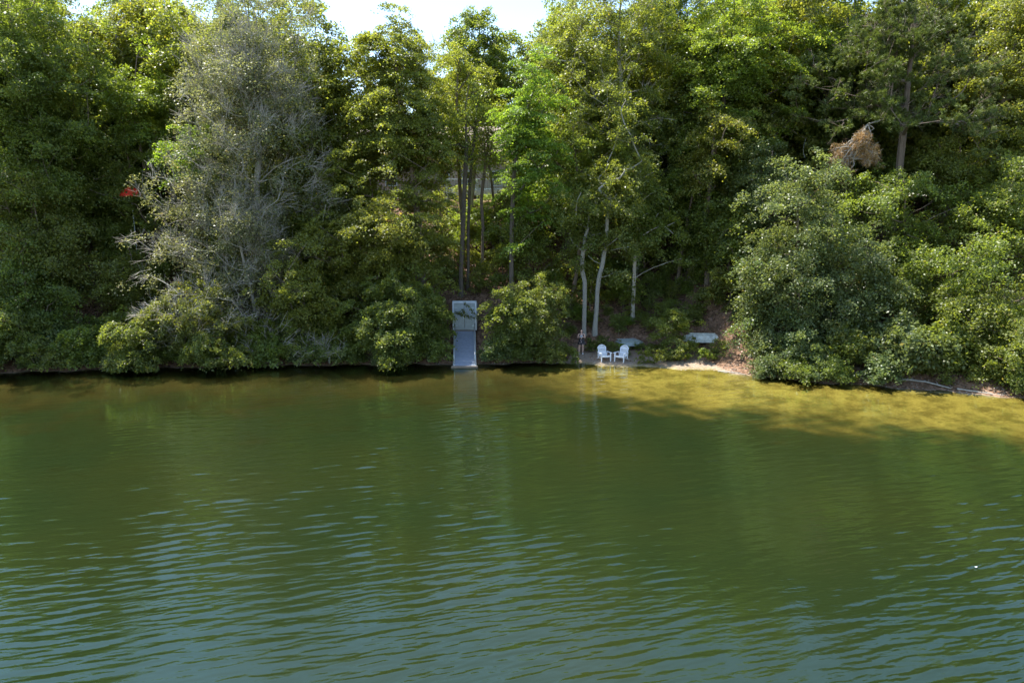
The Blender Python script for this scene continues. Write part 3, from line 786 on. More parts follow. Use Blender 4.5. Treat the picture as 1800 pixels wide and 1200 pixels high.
for k in range(19):
    px = -110 + k * 112 + bk.uniform(-25, 25); D = bk.uniform(51.5, 55)
    if 590 < px < 960: continue
    o = copy_tree(protos[bk.randrange(3)]); x = at(px, 300, D).x
    o.location = at_ground(x, D); o.rotation_euler.z = bk.uniform(0, 6.28)
    s = bk.uniform(1.0, 1.2); o.scale = (s, s, s * bk.uniform(1.0, 1.1))
    z = 'left of the house' if px < 700 else 'right of the house'
    tag(o, f'tall leafy tree halfway up the bank {z}, behind the front crowns', 'tree', f'tall trees halfway up the bank {z}')
# --- understory trees on the slope, copies of three
und = []
for i, (col, fl_) in enumerate((('mid', .5), ('beech', .85), ('dark', .6))):
    sp = dict(seed=930 + i, base=(0, 0, 0), c=(0, 0, 3.7), r=(2.3, 2.3, 2.9), col=col, rb=0.09, bark='brown', flat=fl_, leaf=0.18, space=.75, maxtips=100, leaves=46)
    und.append(make_tree('understory_tree', sp))
first = [True] * 3
upl = []
for k in range(1500):
    if len(upl) >= 46: break
    px = bk.uniform(-120, 1920); D = bk.uniform(45, 61)
    x = at(px, 500, D).x; d = D - float(shore_y(x))
    if d < 4 or (745 < px < 905): continue
    if 985 < px < 1200 and D < 50: continue
    if any((x - q[0]) ** 2 + (D - q[1]) ** 2 < 7.5 for q in upl): continue
    i = bk.randrange(3) if len(upl) >= 3 else len(upl)
    o = und[i] if first[i] else copy_tree(und[i]); first[i] = False
    o.location = at_ground(x, D); o.rotation_euler.z = bk.uniform(0, 6.28)
    s = bk.uniform(0.75, 1.2); o.scale = (s, s, s * bk.uniform(.85, 1.15))
    z = 'left of the shed' if px < 790 else ('behind the beach' if px < 1260 else 'right of the beach')
    h_ = 'lower bank' if d < 9 else ('mid bank' if d < 14 else 'top of the bank')
    tag(o, f'bushy small tree on the {h_} {z} between taller trunks', 'tree', f'understory trees on the {h_} {z}')
    upl.append((x, D))
pl = [(x + bk.uniform(-1, 1), bk.uniform(60.5, 68)) for x in np.arange(-54, 56, 3.0)] + [(x + bk.uniform(-1, 1), bk.uniform(83, 90)) for x in np.arange(-60, 64, 4.5)]
for x, y in pl:
    x = float(x)
    if HX0 - 2.0 < x < HX1 + 1.5 and y < 80: continue
    o = copy_tree(und[bk.randrange(3)]); o.location = at_ground(x, y); o.rotation_euler.z = bk.uniform(0, 6.28)
    s = bk.uniform(.95, 1.35); o.scale = (s, s, s * bk.uniform(.9, 1.15))
    z = 'left of the house' if x < HX0 else ('right of the house' if x > HX1 else 'behind the house')
    h_ = 'plateau edge' if y < 80 else 'far plateau'
    tag(o, f'bushy small tree on the {h_} {z}, filling gaps between trunks', 'tree', f'bushy trees on the {h_} {z}')
# --- saplings on the slope
sap = []
for i, col in enumerate(('mid', 'yellow', 'dark', 'beech')):
    sp = dict(seed=950 + i, base=(0, 0, 0), c=(0, 0, 1.7), r=(1.0, 1.0, 1.2), col=col, rb=0.045, bark='brown', leaf=0.14, clump=0.42, space=0.13, maxtips=34, flat=0.8, leaves=20, rmin=.006)
    sap.append(make_tree('sapling', sp))
first = [True] * 4
placed = []
for k in range(900):
    if len(placed) >= 84: break
    px = bk.uniform(-40, 1840); D = bk.uniform(44.5, 60)
    x = at(px, 500, D).x
    d = D - float(shore_y(x))
    if d < 4.6 or (780 < px < 860 and D < 54): continue
    if any((x - q[0]) ** 2 + (D - q[1]) ** 2 < 2.2 for q in placed): continue
    if 780 < px < 880 and bk.random() < .5: continue
    i = bk.randrange(4) if len(placed) >= 4 else len(placed)
    o = sap[i] if first[i] else copy_tree(sap[i]); first[i] = False
    o.location = at_ground(x, D); o.rotation_euler.z = bk.uniform(0, 6.28)
    s = bk.uniform(0.6, 1.25); o.scale = (s, s, s * bk.uniform(.8, 1.15))
    z = 'left of the shed' if px < 790 else ('between the shed and the leaning oak' if px < 1260 else 'right of the beach under the trees')
    h_ = 'low on' if d < 9 else ('halfway up' if d < 14 else 'near the top of')
    tag(o, f'leafy sapling {h_} the bank {z}', 'sapling', f'saplings {h_} the bank {z}')
    placed.append((x, D))

for k in range(400):
    if k > 30 and len(placed) > 150: break
    px = bk.uniform(965, 1235); D = bk.uniform(45.6, 53); x = at(px, 500, D).x
    if any((x - q[0]) ** 2 + (D - q[1]) ** 2 < .55 for q in placed): continue
    o = copy_tree(sap[bk.randrange(4)]); o.location = at_ground(x, D); o.rotation_euler.z = bk.uniform(0, 6.28)
    s = bk.uniform(.32, .68); o.scale = (s, s, s * bk.uniform(.7, 1.1))
    h_ = 'foot of' if D < 48 else 'rising part of'
    tag(o, f'small seedling growing through brown leaves at the {h_} the bank behind the beach', 'sapling', f'seedlings at the {h_} the bank')
    placed.append((x, D))
for px, py in ((772, 520), (790, 495), (800, 460), (835, 480), (846, 505), (858, 470), (872, 520), (830, 440), (785, 425), (862, 430), (806, 512), (838, 520)):
    q = on_ground(px, py); o = copy_tree(sap[bk.randrange(4)]); o.location = q; o.rotation_euler.z = bk.uniform(0, 6.28)
    s = bk.uniform(.45, .85); o.scale = (s, s, s)
    tag(o, 'leafy sapling around the thin dark trunks on the slope above the shed', 'sapling', 'saplings above the shed')
for px, D in ((748, 60.5), (768, 62.5), (790, 61.0), (812, 63.5), (836, 61.5), (858, 63.0), (880, 61.5), (900, 63.5), (725, 62.0), (700, 63.0), (672, 62.0)):
    x = at(px, 370, D).x; o = copy_tree(sap[bk.randrange(4)]); o.location = at_ground(x, D); o.rotation_euler.z = bk.uniform(0, 6.28)
    s = bk.uniform(.40, .55); o.scale = (s * 1.6, s * 1.6, s)
    tag(o, 'low bushy sapling at the top of the bank just below the house', 'sapling', 'saplings below the house')
# --- fallen leaves
rng = np.random.default_rng(8)
n = 60000
lx = rng.uniform(-42, 42, n); ly = rng.uniform(36, 62, n); ld = ly - shore_y(lx)
pk = (ld > 0.9) & (rng.random(n) < np.where((lx > B0) & (lx < B1) & (ld < 3.6), 0.25, 1.0)); lx, ly = lx[pk], ly[pk]
C = np.stack([lx, ly, ground(lx, ly) + 0.03], 1)
tag(quads('leaf_litter', leaves_at(C, np.array([[0, -.45, .9]]), .17, .10, .45, rng), LEAF['litter'], None, np.clip(rng.normal(.45, .25, len(C)), 0, 1)),
    'brown fallen leaves covering the bank', 'leaf litter', kind='stuff')

# ------------------------------------------------------------------ materials of built things
WHITE_PL = simple('white_plastic', (0.80, 0.81, 0.82), 0.4, 0.04, 8, 0.5)
SHED_W = simple('shed_paint', (0.38, 0.41, 0.39), 0.55, 0.10, 3)
SHED_T = simple('shed_trim', (0.62, 0.64, 0.64), 0.5, 0.08, 4)
BOARD = simple('ramp_boards', (0.22, 0.25, 0.30), 0.6, 0.22, 7, bump=0.2, stretch=(1, 6, 1))
METAL = simple('galvanised_rail', (0.55, 0.58, 0.60), 0.35, 0.1, 9, 0.5, metal=0.6)
WOOD = simple('weathered_wood', (0.21, 0.165, 0.12), 0.8, 0.25, 8, bump=0.4)
ALU = simple('dull_aluminium', (0.34, 0.38, 0.36), 0.45, 0.18, 5, 0.5, metal=0.35)
ALU_L = simple('pale_hull', (0.50, 0.52, 0.48), 0.5, 0.30, 4, 0.4)
DARK = simple('dark_inside', (0.02, 0.02, 0.02), 0.8, 0.1)
TEAL = simple('teal_plastic', (0.02, 0.26, 0.28), 0.4, 0.12, 5, 0.5)
RED = simple('red_canvas', (0.70, 0.045, 0.02), 0.7, 0.12, 6)
ROOF = simple('roof_shingle', (0.30, 0.24, 0.19), 0.85, 0.22, 14, bump=0.4)
SIDING = simple('grey_shingle_wall', (0.36, 0.34, 0.31), 0.8, 0.2, 12, bump=0.3)
TRIM = simple('pale_blue_trim', (0.46, 0.60, 0.66), 0.5, 0.08, 6)
GLASS = simple('dark_window_glass', (0.045, 0.05, 0.05), 0.06, 0.1, 2, 0.6)
SKIN = simple('skin', (0.62, 0.40, 0.31), 0.5, 0.06, 9)
HAIR = simple('dark_hair', (0.03, 0.018, 0.012), 0.45, 0.3, 20, stretch=(4, 4, 1))
SHOE = simple('white_shoe', (0.75, 0.74, 0.72), 0.6, 0.05)
TABLET = simple('grey_casing', (0.26, 0.30, 0.34), 0.25, 0.05, 8, 0.6)

# ------------------------------------------------------------------ shed and ramp
DS = 45.0
pL, pR = at(796, 580, DS), at(838, 580, DS)
zb, zt = pL.z, at(817, 530, DS).z
W_ = pR.x - pL.x; H_ = zt - zb; xc = (pL.x + pR.x) / 2
shed = tag(empty('boat_shed', (xc, DS, zb)), 'small pale grey shed with double doors at the head of the ramp', 'shed')
mb = MB()
[mb.add([(sx * W_ / 2, .03, 0), (sx * W_ / 2, 2.4, 0), (sx * W_ / 2, 2.4, H_ - .52), (sx * W_ / 2, .03, H_ - .01), (sx * (W_ / 2 - .08), .03, 0), (sx * (W_ / 2 - .08), 2.4, 0), (sx * (W_ / 2 - .08), 2.4, H_ - .52), (sx * (W_ / 2 - .08), .03, H_ - .01)], [(0, 1, 2, 3), (7, 6, 5, 4), (0, 4, 5, 1), (1, 5, 6, 2), (2, 6, 7, 3), (3, 7, 4, 0)]) for sx in (-1, 1)]; mb.box((0, 2.36, H_ / 2 - .28), (W_ - .16, .08, H_ - .56)); mb.box((0, 1.16, .03), (W_ - .16, 2.3, .06))
mb.build('wall', SHED_W, shed)
MB().box((0, 1.2, H_ - .24), (W_ - .02, 2.4, .05), Matrix.Rotation(R(-13), 3, 'X')).build('roof', SHED_W, shed)
mb = MB()
for sx in (-1, 1): mb.box((sx * (W_ / 2 - .05), -.03, H_ / 2), (.10, .06, H_))
mb.box((0, -.031, H_ - .05), (W_ - .2, .058, .10)); mb.build('door_frame', SHED_T, shed)
dw = (W_ - .2) / 2 - .02
for sx in (-1, 1):
    d = MB().box((sx * (dw / 2 + .012), .02, (H_ - .12) / 2 + .02), (dw, .05, H_ - .14))
    for k in range(1, 5): d.box((sx * .012 + sx * dw * k / 5, -.008, (H_ - .12) / 2 + .02), (.012, .014, H_ - .2))
    dr = d.build('door', SHED_W, shed)
    MB().box((sx * .07, -.03, H_ * .45), (.03, .03, .14)).build('handle', METAL, dr)
    for zz in (.3, H_ - .4):
        MB().box((sx * (dw - .10), -.012, zz), (.2, .02, .05)).build('hinge', METAL, dr)

rt = Vector((xc, DS - .10, zb - .05)); rbm = on_water(817, 646); rbm.z = .08; rbm.x = at(817, 640, 41).x
rw = 1.20
ramp_o = tag(empty('boat_ramp', (rbm.x, rbm.y, 0)), 'blue-grey boarded ramp with side rails sloping from the shed into the water', 'ramp')
A, Bq = rt - ramp_o.location, rbm - ramp_o.location
dirv = (A - Bq); Ln = dirv.length; dn = dirv.normalized()
tilt = Matrix.Rotation(math.atan2(dn.z, dn.y), 3, 'X')
mb = MB(); nb = 24
for k in range(nb):
    c_ = Bq + dirv * ((k + .5) / nb)
    mb.box(c_ + Vector((0, 0, random.Random(k).uniform(-.003, .003))), (rw, Ln / nb - .022, .035), tilt)
mb.build('deck', BOARD, ramp_o)
nrm = tilt @ Vector((0, 0, 1))
for sx in (-1, 1):
    off = Vector((sx * (rw / 2 + .045), 0, 0))
    MB().bar(Bq + off - nrm * .03, A + off - nrm * .03, .07, .16, up=(1, 0, 0)).build('side_beam', METAL, ramp_o)
    rail = MB()
    low, hi = Bq + off + dn * .25, A + off - dn * .05
    rail.tube([low, low + Vector((0, 0, .52)), low + Vector((0, 0, .58)) + dn * .08, hi + Vector((0, 0, .55)), hi], .024, 8)
    rail.tube([Bq.lerp(A, .5) + off, Bq.lerp(A, .5) + off + Vector((0, 0, .56))], .02, 8)
    rail.build('handrail', METAL, ramp_o, True)
MB().box(Bq + Vector((0, -.05, -.03)), (rw + .42, .12, .14)).build('end_beam', WOOD, ramp_o)
MB().box(A + Vector((0, .02, .03)), (rw + .1, .12, .07)).build('sill_plank', WOOD, ramp_o)
for sx in (-1, 1):
    for f in (.35, .8):
        p = Bq.lerp(A, f) + Vector((sx * rw * .4, 0, -.05)); wp = p + ramp_o.location
        MB().tube([p, (p.x, p.y, gz(wp.x, wp.y) - .2)], .05, 8).build('post', WOOD, ramp_o)

# branch reaching in front of the shed doors
def branch():
    D = DS - .9; base = at(842, 556, D)
    rng = np.random.default_rng(3)
    o = tag(empty('hanging_branch', base), 'leafy branch reaching across the shed doors from the right', 'branch')
    paths = [[(846, 560), (833, 551), (824, 540), (815, 532)], [(842, 562), (828, 557), (816, 556), (808, 551), (802, 550)], [(822, 556), (816, 550), (811, 543)]]
    W, C = [], []
    for p in paths:
        q = [np.array(at(x, y, D + rng.uniform(-.1, .1)) - base) for x, y in p]
        for i in range(len(q) - 1):
            W.append(prisms(q[i][None], q[i + 1][None], np.array([.014 - .003 * i]), np.array([.011 - .003 * i]), 5))
            for k in range(46): C.append(q[i] + (q[i + 1] - q[i]) * rng.random() + rng.normal(0, .055, 3))
    quads('stem', np.concatenate(W), BARK['brown'], o)
    C = np.array(C); quads('leaves', leaves_at(C, np.array([[0, 0, 1.]]), .13, .075, .6, rng), LEAF['dark'], o, np.clip(rng.normal(.45, .2, len(C)), 0, .9))
branch()

# ------------------------------------------------------------------ white chairs
def make_chair():
    root = empty('adirondack_chair')
    # faces -y ; 0.76 wide, 0.96 tall
    seat = MB()
    for k in range(6):
        y = -.27 + k * .095; z = .37 - k * .022
        seat.box((0, y, z), (.52 - k * .006, .08, .022), Matrix.Rotation(R(-13), 3, 'X'))
    seat.box((0, -.322, .335), (.54, .025, .09)); seat.build('seat', WHITE_PL, root)
    back = MB(); n_ = 7
    tiltb = R(22)
    M = Matrix.Rotation(-tiltb, 3, 'X')
    for k in range(n_):
        u = (k - (n_ - 1) / 2) / ((n_ - 1) / 2)
        top = .78 - .17 * u * u
        p0 = Vector((u * .20, .225, .25)); p1 = Vector((u * .265, .225 + math.sin(tiltb) * top, .25 + math.cos(tiltb) * top * .94))
        back.bar(p0, p1, .046, .02, up=(0, 1, 0))
        back.ball(p1, (.023, .012, .025), 8, 5)
    for hgt, wd in ((.28, .50), (.58, .54)):
        back.box((0, .225 + math.sin(tiltb) * hgt + .024, .25 + math.cos(tiltb) * hgt * .94), (wd, .02, .06), M)
    # arched rim joining the slat tops
    rim = []
    for k in range(15):
        u = -1 + 2 * k / 14; top = .79 - .17 * u * u
        rim.append((u * .285, .225 + math.sin(tiltb) * top + .002, .25 + math.cos(tiltb) * top * .94))
    back.tube(rim, .022, 6)
    for s in (-1, 1):
        back.tube([(s * .215, .227, .25), (s * .285, .225 + math.sin(tiltb) * .62, .25 + math.cos(tiltb) * .62 * .94)], .02, 6)
    back.build('backrest', WHITE_PL, root)
    for s in (-1, 1):
        arm = MB(); rings = []
        for y, wd, z in ((-.40, .05, .545), (-.37, .13, .555), (-.2, .13, .56), (.1, .10, .55), (.36, .07, .535)):
            xx = s * (.335 + .02 * (y < 0)); rings.append([(xx - wd / 2, y, z - .014), (xx + wd / 2, y, z - .014), (xx + wd / 2, y, z + .014), (xx - wd / 2, y, z + .014)])
        arm.loft(rings); arm.build('arm', WHITE_PL, root)
        leg = MB(); leg.loft([[(s * .315 - .022 * q, -.36 - .045 * q, 0), (s * .315 + .022 * q, -.36 - .045 * q, 0), (s * .315 + .022 * q, -.36 + .045 * q, 0), (s * .315 - .022 * q, -.36 + .045 * q, 0)] if k == 0 else
                             [(s * .315 - .022 * q, -.33 - .06 * q, z), (s * .315 + .022 * q, -.33 - .06 * q, z), (s * .315 + .022 * q, -.33 + .06 * q, z), (s * .315 - .022 * q, -.33 + .06 * q, z)]
                             for k, (z, q) in enumerate(((0, .8), (.3, 1.1), (.54, 1.0)))])
        leg.build('front_leg', WHITE_PL, root)
        rear = MB(); rear.bar((s * .285, -.34, .33), (s * .285, .58, .03), .03, .10, up=(1, 0, 0))
        rear.bar((s * .285, .30, .14), (s * .315, .30, .535), .03, .05, up=(1, 0, 0)); rear.build('rear_leg', WHITE_PL, root)
    return root
ch = make_chair(); ch2 = copy_tree(ch)
for o, px, D, rz, lab in ((ch, 1061.5, 42.25, R(14), 'white slatted garden chair at waterline, the left one facing the lake'),
                          (ch2, 1092, 42.1, R(-33), 'white slatted garden chair at waterline, the right one turned toward its pair')):
    x = at(px, 640, D).x
    o.location = (x, D, max(gz(x, D - .2), 0.0) + .0); o.rotation_euler.z = rz; o.scale = (.96, .96, 1.0)
    tag(o, lab, 'chair', 'white garden chairs on the beach')

# ------------------------------------------------------------------ upturned boats
def hull(name, label, p, rz, L, wd, hgt, mat, flat, ribs):
    root = tag(empty(name, p, rz), label, 'boat')
    def sec(u):
        tp = max(0.0, abs(u) - .45) / .55
        bow = 1 - (.75 if u > 0 else (.12 if flat else .6)) * tp ** 1.8
        w2 = wd / 2 * bow; top = hgt * (1 - .35 * tp ** 2)
        if flat: prof = [(-1, 0), (-1, .12), (-.93, .55), (-.80, .93), (-.70, 1), (-.3, 1.0), (.3, 1.0), (.70, 1), (.80, .93), (.93, .55), (1, .12), (1, 0)]
        else: prof = [(-1, 0), (-1, .1), (-.95, .4), (-.82, .68), (-.55, .88), (-.2, .98), (.2, .98), (.55, .88), (.82, .68), (.95, .4), (1, .1), (1, 0)]
        return [(u * L / 2, x * w2, z * top) for x, z in prof]
    m = MB(); m.loft([sec(u) for u in np.linspace(-1, 1, 17)], caps=True, closed=False)
    m.build('hull', mat, root, False)
    for s in (-1, 1):
        g = MB(); g.tube([(q[0], q[1] * 1.0, q[2] + .03) for q in [sec(u)[0 if s < 0 else -1] for u in np.linspace(-1, 1, 15)]], .032, 6); g.build('gunwale', mat, root, True)
    k = MB()
    if ribs:
        for yy in (-.42, -.21, 0, .21, .42): k.box((-.1, yy * wd, hgt * .995 + .016), (L * .72, .035, .05))
        k.build('keel_strake', mat, root)
        for u in np.linspace(-.7, .55, 7):
            r = MB()
            for s in (-1, 1): r.bar((u * L / 2, s * wd / 2 * 1.0, .03), (u * L / 2, s * wd / 2 * .90, hgt * .75), .035, .03, up=(1, 0, 0))
            r.build('side_rib', mat, root)
    else:
        k.box((0, 0, hgt * .98 + .02), (L * .75, .05, .06)); k.build('keel', mat, root)
    return root
q = on_ground(1107, 609); hull('upturned_boat', 'upturned grey-green aluminium boat with lengthwise ribs behind the right chair', (q.x, q.y, gz(q.x, q.y) + .12), R(12), 1.8, 1.15, .30, ALU, True, True)
q = on_ground(1240, 601); hull('upturned_boat', 'upturned pale mottled hull half hidden under the leaning oak', (q.x, q.y, gz(q.x, q.y) + .05), R(-4), 2.9, 1.15, .5, ALU_L, False, False)
q = at(597, 590, 44.0)
kay = tag(empty('kayak', (q.x, q.y, q.z - .12), R(8)), 'teal kayak barely visible among the dark shrubs left of the ramp', 'kayak')
m = MB(); m.loft([[(u * 1.4, math.cos(a) * .33 * (1 - abs(u) ** 2.4) + .001 * math.cos(a), .16 + math.sin(a) * .16 * (1 - .7 * abs(u) ** 3)) for a in np.linspace(0, 2 * math.pi, 14, endpoint=False)] for u in np.linspace(-1, 1, 15)])
m.build('hull', TEAL, kay, True)
MB().tube([(.30 * math.cos(a) + .05, .20 * math.sin(a), .315) for a in np.linspace(0, 2 * math.pi, 17)], .025, 6).build('cockpit_rim', DARK, kay, True)

# red canopy up on the slope
q = at(230, 338, 49.0)
um = tag(empty('patio_umbrella', (q.x, q.y, gz(q.x, q.y))), 'bright red canvas patch showing through leaves at left', 'umbrella')
hz = q.z - gz(q.x, q.y)
MB().tube([(0, 0, 0), (0, 0, hz + .45)], .025, 8).build('pole', METAL, um)
m = MB(); rings = []
for r_, z in ((.80, -.30), (.78, -.18), (.55, .10), (.28, .30), (.03, .40)):
    rings.append([(r_ * (1 + .05 * math.cos(4 * a)) * math.cos(a), r_ * (1 + .05 * math.cos(4 * a)) * math.sin(a), hz + z) for a in np.linspace(0, 2 * math.pi, 16, endpoint=False)])
m.loft(rings, caps=False); m.build('canopy', RED, um)

# ------------------------------------------------------------------ house behind the trees
DH = 70.0
hx0, hx1 = at(575, 300, DH).x, at(905, 300, DH).x
hz0, hz1 = gz((hx0 + hx1) / 2, DH) - .3, at(740, 272, DH).z
hw, hh = hx1 - hx0, hz1 - hz0
house = tag(empty('house', ((hx0 + hx1) / 2, DH, hz0)), 'grey shingled house with brown roof half hidden behind the trees', 'house')
mb = MB(); dpt = 8.0
mb.box((0, .1, hh / 2), (hw, .2, hh)); mb.box((-hw / 2 + .1, dpt / 2, hh / 2), (.2, dpt - .4, hh)); mb.box((hw / 2 - .1, dpt / 2, hh / 2), (.2, dpt - .4, hh)); mb.box((0, dpt - .1, hh / 2), (hw, .2, hh))
mb.build('wall', SIDING, house)
rh = at(810, 226, 74).z - hz1
m = MB()
for y0, y1 in ((-.5, dpt / 2), (dpt + .5, dpt / 2)):
    e0, e1 = (y0, hh - .1), (y1, hh + rh)
    sg = 1 if y0 < y1 else -1
    m.add([(-hw / 2 - .4, e0[0], e0[1]), (hw / 2 + .4, e0[0], e0[1]), (hw / 2 + .4, e1[0] , e1[1]), (-hw / 2 - .4, e1[0], e1[1]),
           (-hw / 2 - .4, e0[0], e0[1] + .18), (hw / 2 + .4, e0[0], e0[1] + .18), (hw / 2 + .4, e1[0], e1[1] + .18), (-hw / 2 - .4, e1[0], e1[1] + .18)],
          [(0, 1, 2, 3), (7, 6, 5, 4), (0, 4, 5, 1), (1, 5, 6, 2), (2, 6, 7, 3), (3, 7, 4, 0)])
roof = m.build('roof', ROOF, house)
MB().box((-hw * .12, dpt / 2 + .8, hh + rh), (.9, .9, 1.4)).build('chimney', simple('brick', (0.30, 0.14, 0.10), .85, .2, 10), roof)
for u in (-.42, -.30, -.16, -.02, .12, .25, .40):
    wx = u * hw; wz = hh * .52
    f = MB()
    for s in (-1, 1): f.box((wx + s * .55, -.03, wz), (.10, .08, 1.5))
    for s in (-1, 1): f.box((wx, -.032, wz + s * .70), (1.0, .076, .10))
    fr = f.build('window', TRIM, house)
    MB().box((wx, -.01, wz), (1.0, .03, 1.3)).build('pane', GLASS, fr)
# deck with pale blue railing, on the right of the front
dk0, dk1 = at(785, 330, 66).x - house.location.x, at(892, 330, 66).x - house.location.x
dz = at(840, 336, 66).z - hz0; fy = -4.0
deck = empty('deck', (0, 0, 0)); deck.parent = house
MB().box(((dk0 + dk1) / 2, fy / 2, dz), (dk1 - dk0, -fy - .1, .14)).build('deck_floor', WOOD, deck)
MB().box(((dk0 + dk1) / 2, fy - .03, dz - .14), (dk1 - dk0 + .1, .08, .5)).build('rim_board', TRIM, deck)
for k in range(5):
    px = dk0 + (dk1 - dk0) * k / 4
    gzb = gz(px + house.location.x, DH + fy) - hz0
    MB().box((px, fy + .06, (gzb - .2 + dz + 1.05) / 2), (.15, .15, dz + 1.05 - gzb + .2)).build('post', TRIM, deck)
r_ = MB(); r_.box(((dk0 + dk1) / 2, fy + .06, dz + 1.08), (dk1 - dk0, .12, .07)); r_.box(((dk0 + dk1) / 2, fy + .06, dz + .2), (dk1 - dk0, .06, .06)); r_.build('railing', TRIM, deck)
b_ = MB(); nn = int((dk1 - dk0) / .15)
for k in range(1, nn): b_.box((dk0 + (dk1 - dk0) * k / nn, fy + .06, dz + .63), (.035, .035, .82))
b_.build('balusters', TRIM, deck)

# ------------------------------------------------------------------ person
def person():
    q = on_ground(1021.5, 622); x, D, z = q.x, q.y, q.z
    root = tag(empty('person', (x, D, z), R(-6)), 'person in a short dark floral dress and white shoes standing on the beach', 'person')
    b = MB()
    # faces -y. 1.62 tall
    for s, fx in ((-1, -.135), (1, .105)):
        b.tube([(s * .085, 0, .86), (s * .088, -.005, .70), (fx * .95, -.015, .48), (fx, .015, .30), (fx, .02, .10), (fx, .0, .05)], [.088, .082, .057, .056, .036, .04], 12)
        b.ball((fx, -.05, .035), (.038, .10, .035))
        # arm: shoulder, elbow out and down, hand up in front of the chest
        b.tube([(s * .155, .01, 1.33), (s * .20, .0, 1.24), (s * .235, -.02, 1.09)], [.046, .044, .036], 10)
        b.tube([(s * .235, -.02, 1.09), (s * .17, -.14, 1.13), (s * .115, -.24, 1.19)], [.037, .032, .023], 10)
        b.ball((s * .105, -.265, 1.205), (.026, .038, .040))
        for k in range(4):       # fingers wrapped behind the case
            zz = 1.18 + k * .019; ln = (.035, .045, .045, .038)[k]
            b.tube([(s * .105, -.285, zz), (s * .098, -.318, zz), (s * (.098 - ln * .6), -.334, zz + .002), (s * (.098 - ln * 1.3), -.333, zz + .003)], [.0095, .009, .0085, .007], 7)
        b.tube([(s * .10, -.25, 1.225), (s * .085, -.27, 1.245), (s * .062, -.283, 1.248)], [.011, .010, .008], 7)
    b.tube([(0, 0, .82), (0, .0, .90), (0, .005, 1.02), (0, 0, 1.14), (0, .0, 1.26), (0, .01, 1.35)], [.13, .145, .115, .125, .135, .085], 14)
    b.ball((0, .0, 1.33), (.165, .07, .055)); b.ball((0, -.05, 1.20), (.125, .085, .075))
    b.tube([(0, .012, 1.34), (0, .0, 1.44)], [.052, .047], 10)
    b.ball((0, -.02, 1.525), (.072, .092, .105), 14, 10); b.ball((0, -.055, 1.47), (.050, .058, .045), 12, 8)
    b.tube([(0, -.105, 1.535), (0, -.122, 1.505), (0, -.11, 1.495)], [.009, .016, .012], 7)
    for s in (-1, 1): b.ball((s * .073, -.01, 1.515), (.012, .022, .03), 8, 6)
    body = b.build('body', SKIN, root, True)
    rm = body.modifiers.new('fuse', 'REMESH'); rm.mode = 'VOXEL'; rm.voxel_size = .0075; rm.use_smooth_shade = True
    sm = body.modifiers.new('soften', 'SMOOTH'); sm.factor = .5; sm.iterations = 3
    for s in (-1, 1):
        MB().ball((s * .028, -.103, 1.535), (.012, .008, .008), 8, 6).build('eye', simple('eye_dark', (.05, .03, .02), .2), body)
    MB().tube([(-.024, -.106, 1.468), (0, -.114, 1.465), (.024, -.106, 1.468)], .006, 6).build('mouth', simple('lips', (.42, .13, .12), .5), body)
    # hair
    h = MB()
    h.ball((0, .012, 1.545), (.086, .098, .105), 14, 10)
    h.loft([[(xx * .088, .03 + yy * .07, 1.54) for xx, yy in ((-1, -.5), (-.8, .6), (0, 1), (.8, .6), (1, -.5), (.7, -.2), (0, .3), (-.7, -.2))],
            [(xx * .105, .035 + yy * .065, 1.42) for xx, yy in ((-1, -.7), (-.8, .6), (0, 1), (.8, .6), (1, -.7), (.7, -.2), (0, .4), (-.7, -.2))],
            [(xx * .095, .04 + yy * .05, 1.30) for xx, yy in ((-1, -.8), (-.8, .5), (0, 1), (.8, .5), (1, -.8), (.7, 0), (0, .5), (-.7, 0))]])
    ho = h.build('hair', HAIR, root, True)
    bm = bmesh.new(); bm.from_mesh(ho.data)           # open the hair over the face
    dl = [f for f in bm.faces if f.calc_center_median().y < -.055 and f.calc_center_median().z < 1.585]
    bmesh.ops.delete(bm, geom=dl, context='FACES'); bm.to_mesh(ho.data); bm.free()
    # dress with flared hem
    m, t, out = new_mat('floral_fabric')
    tc = N(t, 'TexCoord'); vo = N(t, 'TexVoronoi', Scale=11.0); t.links.new(tc.outputs['Object'], vo.inputs['Vector'])
    nz = N(t, 'TexNoise', Scale=26.0); t.links.new(tc.outputs['Object'], nz.inputs['Vector'])
    ad = N(t, 'Math', operation='MULTIPLY_ADD'); ad.inputs[1].default_value = .35; t.links.new(nz.outputs[0], ad.inputs[0]); t.links.new(vo.outputs['Distance'], ad.inputs[2])
    fl = ramp(t, ad.outputs[0], [(.36, (.62, .46, .44)), (.44, (.30, .19, .19)), (.50, (.013, .012, .015))])
    bs = N(t, 'BsdfPrincipled', Roughness=.8); t.links.new(fl, bs.inputs['Base Color']); t.links.new(bs.outputs[0], out.inputs[0])
    d = MB(); rings = []
    for z_, rx, ry, pl in ((1.335, .135, .088, 0), (1.27, .155, .115, 0), (1.20, .158, .135, 0), (1.12, .142, .118, 0), (1.04, .132, .108, .02), (.94, .172, .145, .04), (.82, .215, .185, .06), (.70, .245, .215, .09), (.64, .255, .225, .10)):
        rings.append([(rx * (1 + pl * math.sin(9 * a)) * math.cos(a) + (.02 if z_ < .8 else 0), ry * (1 + pl * math.sin(9 * a + .6)) * math.sin(a), z_ + pl * .12 * math.sin(5 * a)) for a in np.linspace(0, 2 * math.pi, 40, endpoint=False)])
    d.loft(rings, caps=False); dress = d.build('dress', m, root, True)
    so = dress.modifiers.new('cloth', 'SOLIDIFY'); so.thickness = .006
    for s in (-1, 1):
        st = MB(); st.tube([(s * .075, -.085, 1.325), (s * .085, -.03, 1.385), (s * .08, .06, 1.335)], .009, 6); st.build('strap', m, dress)
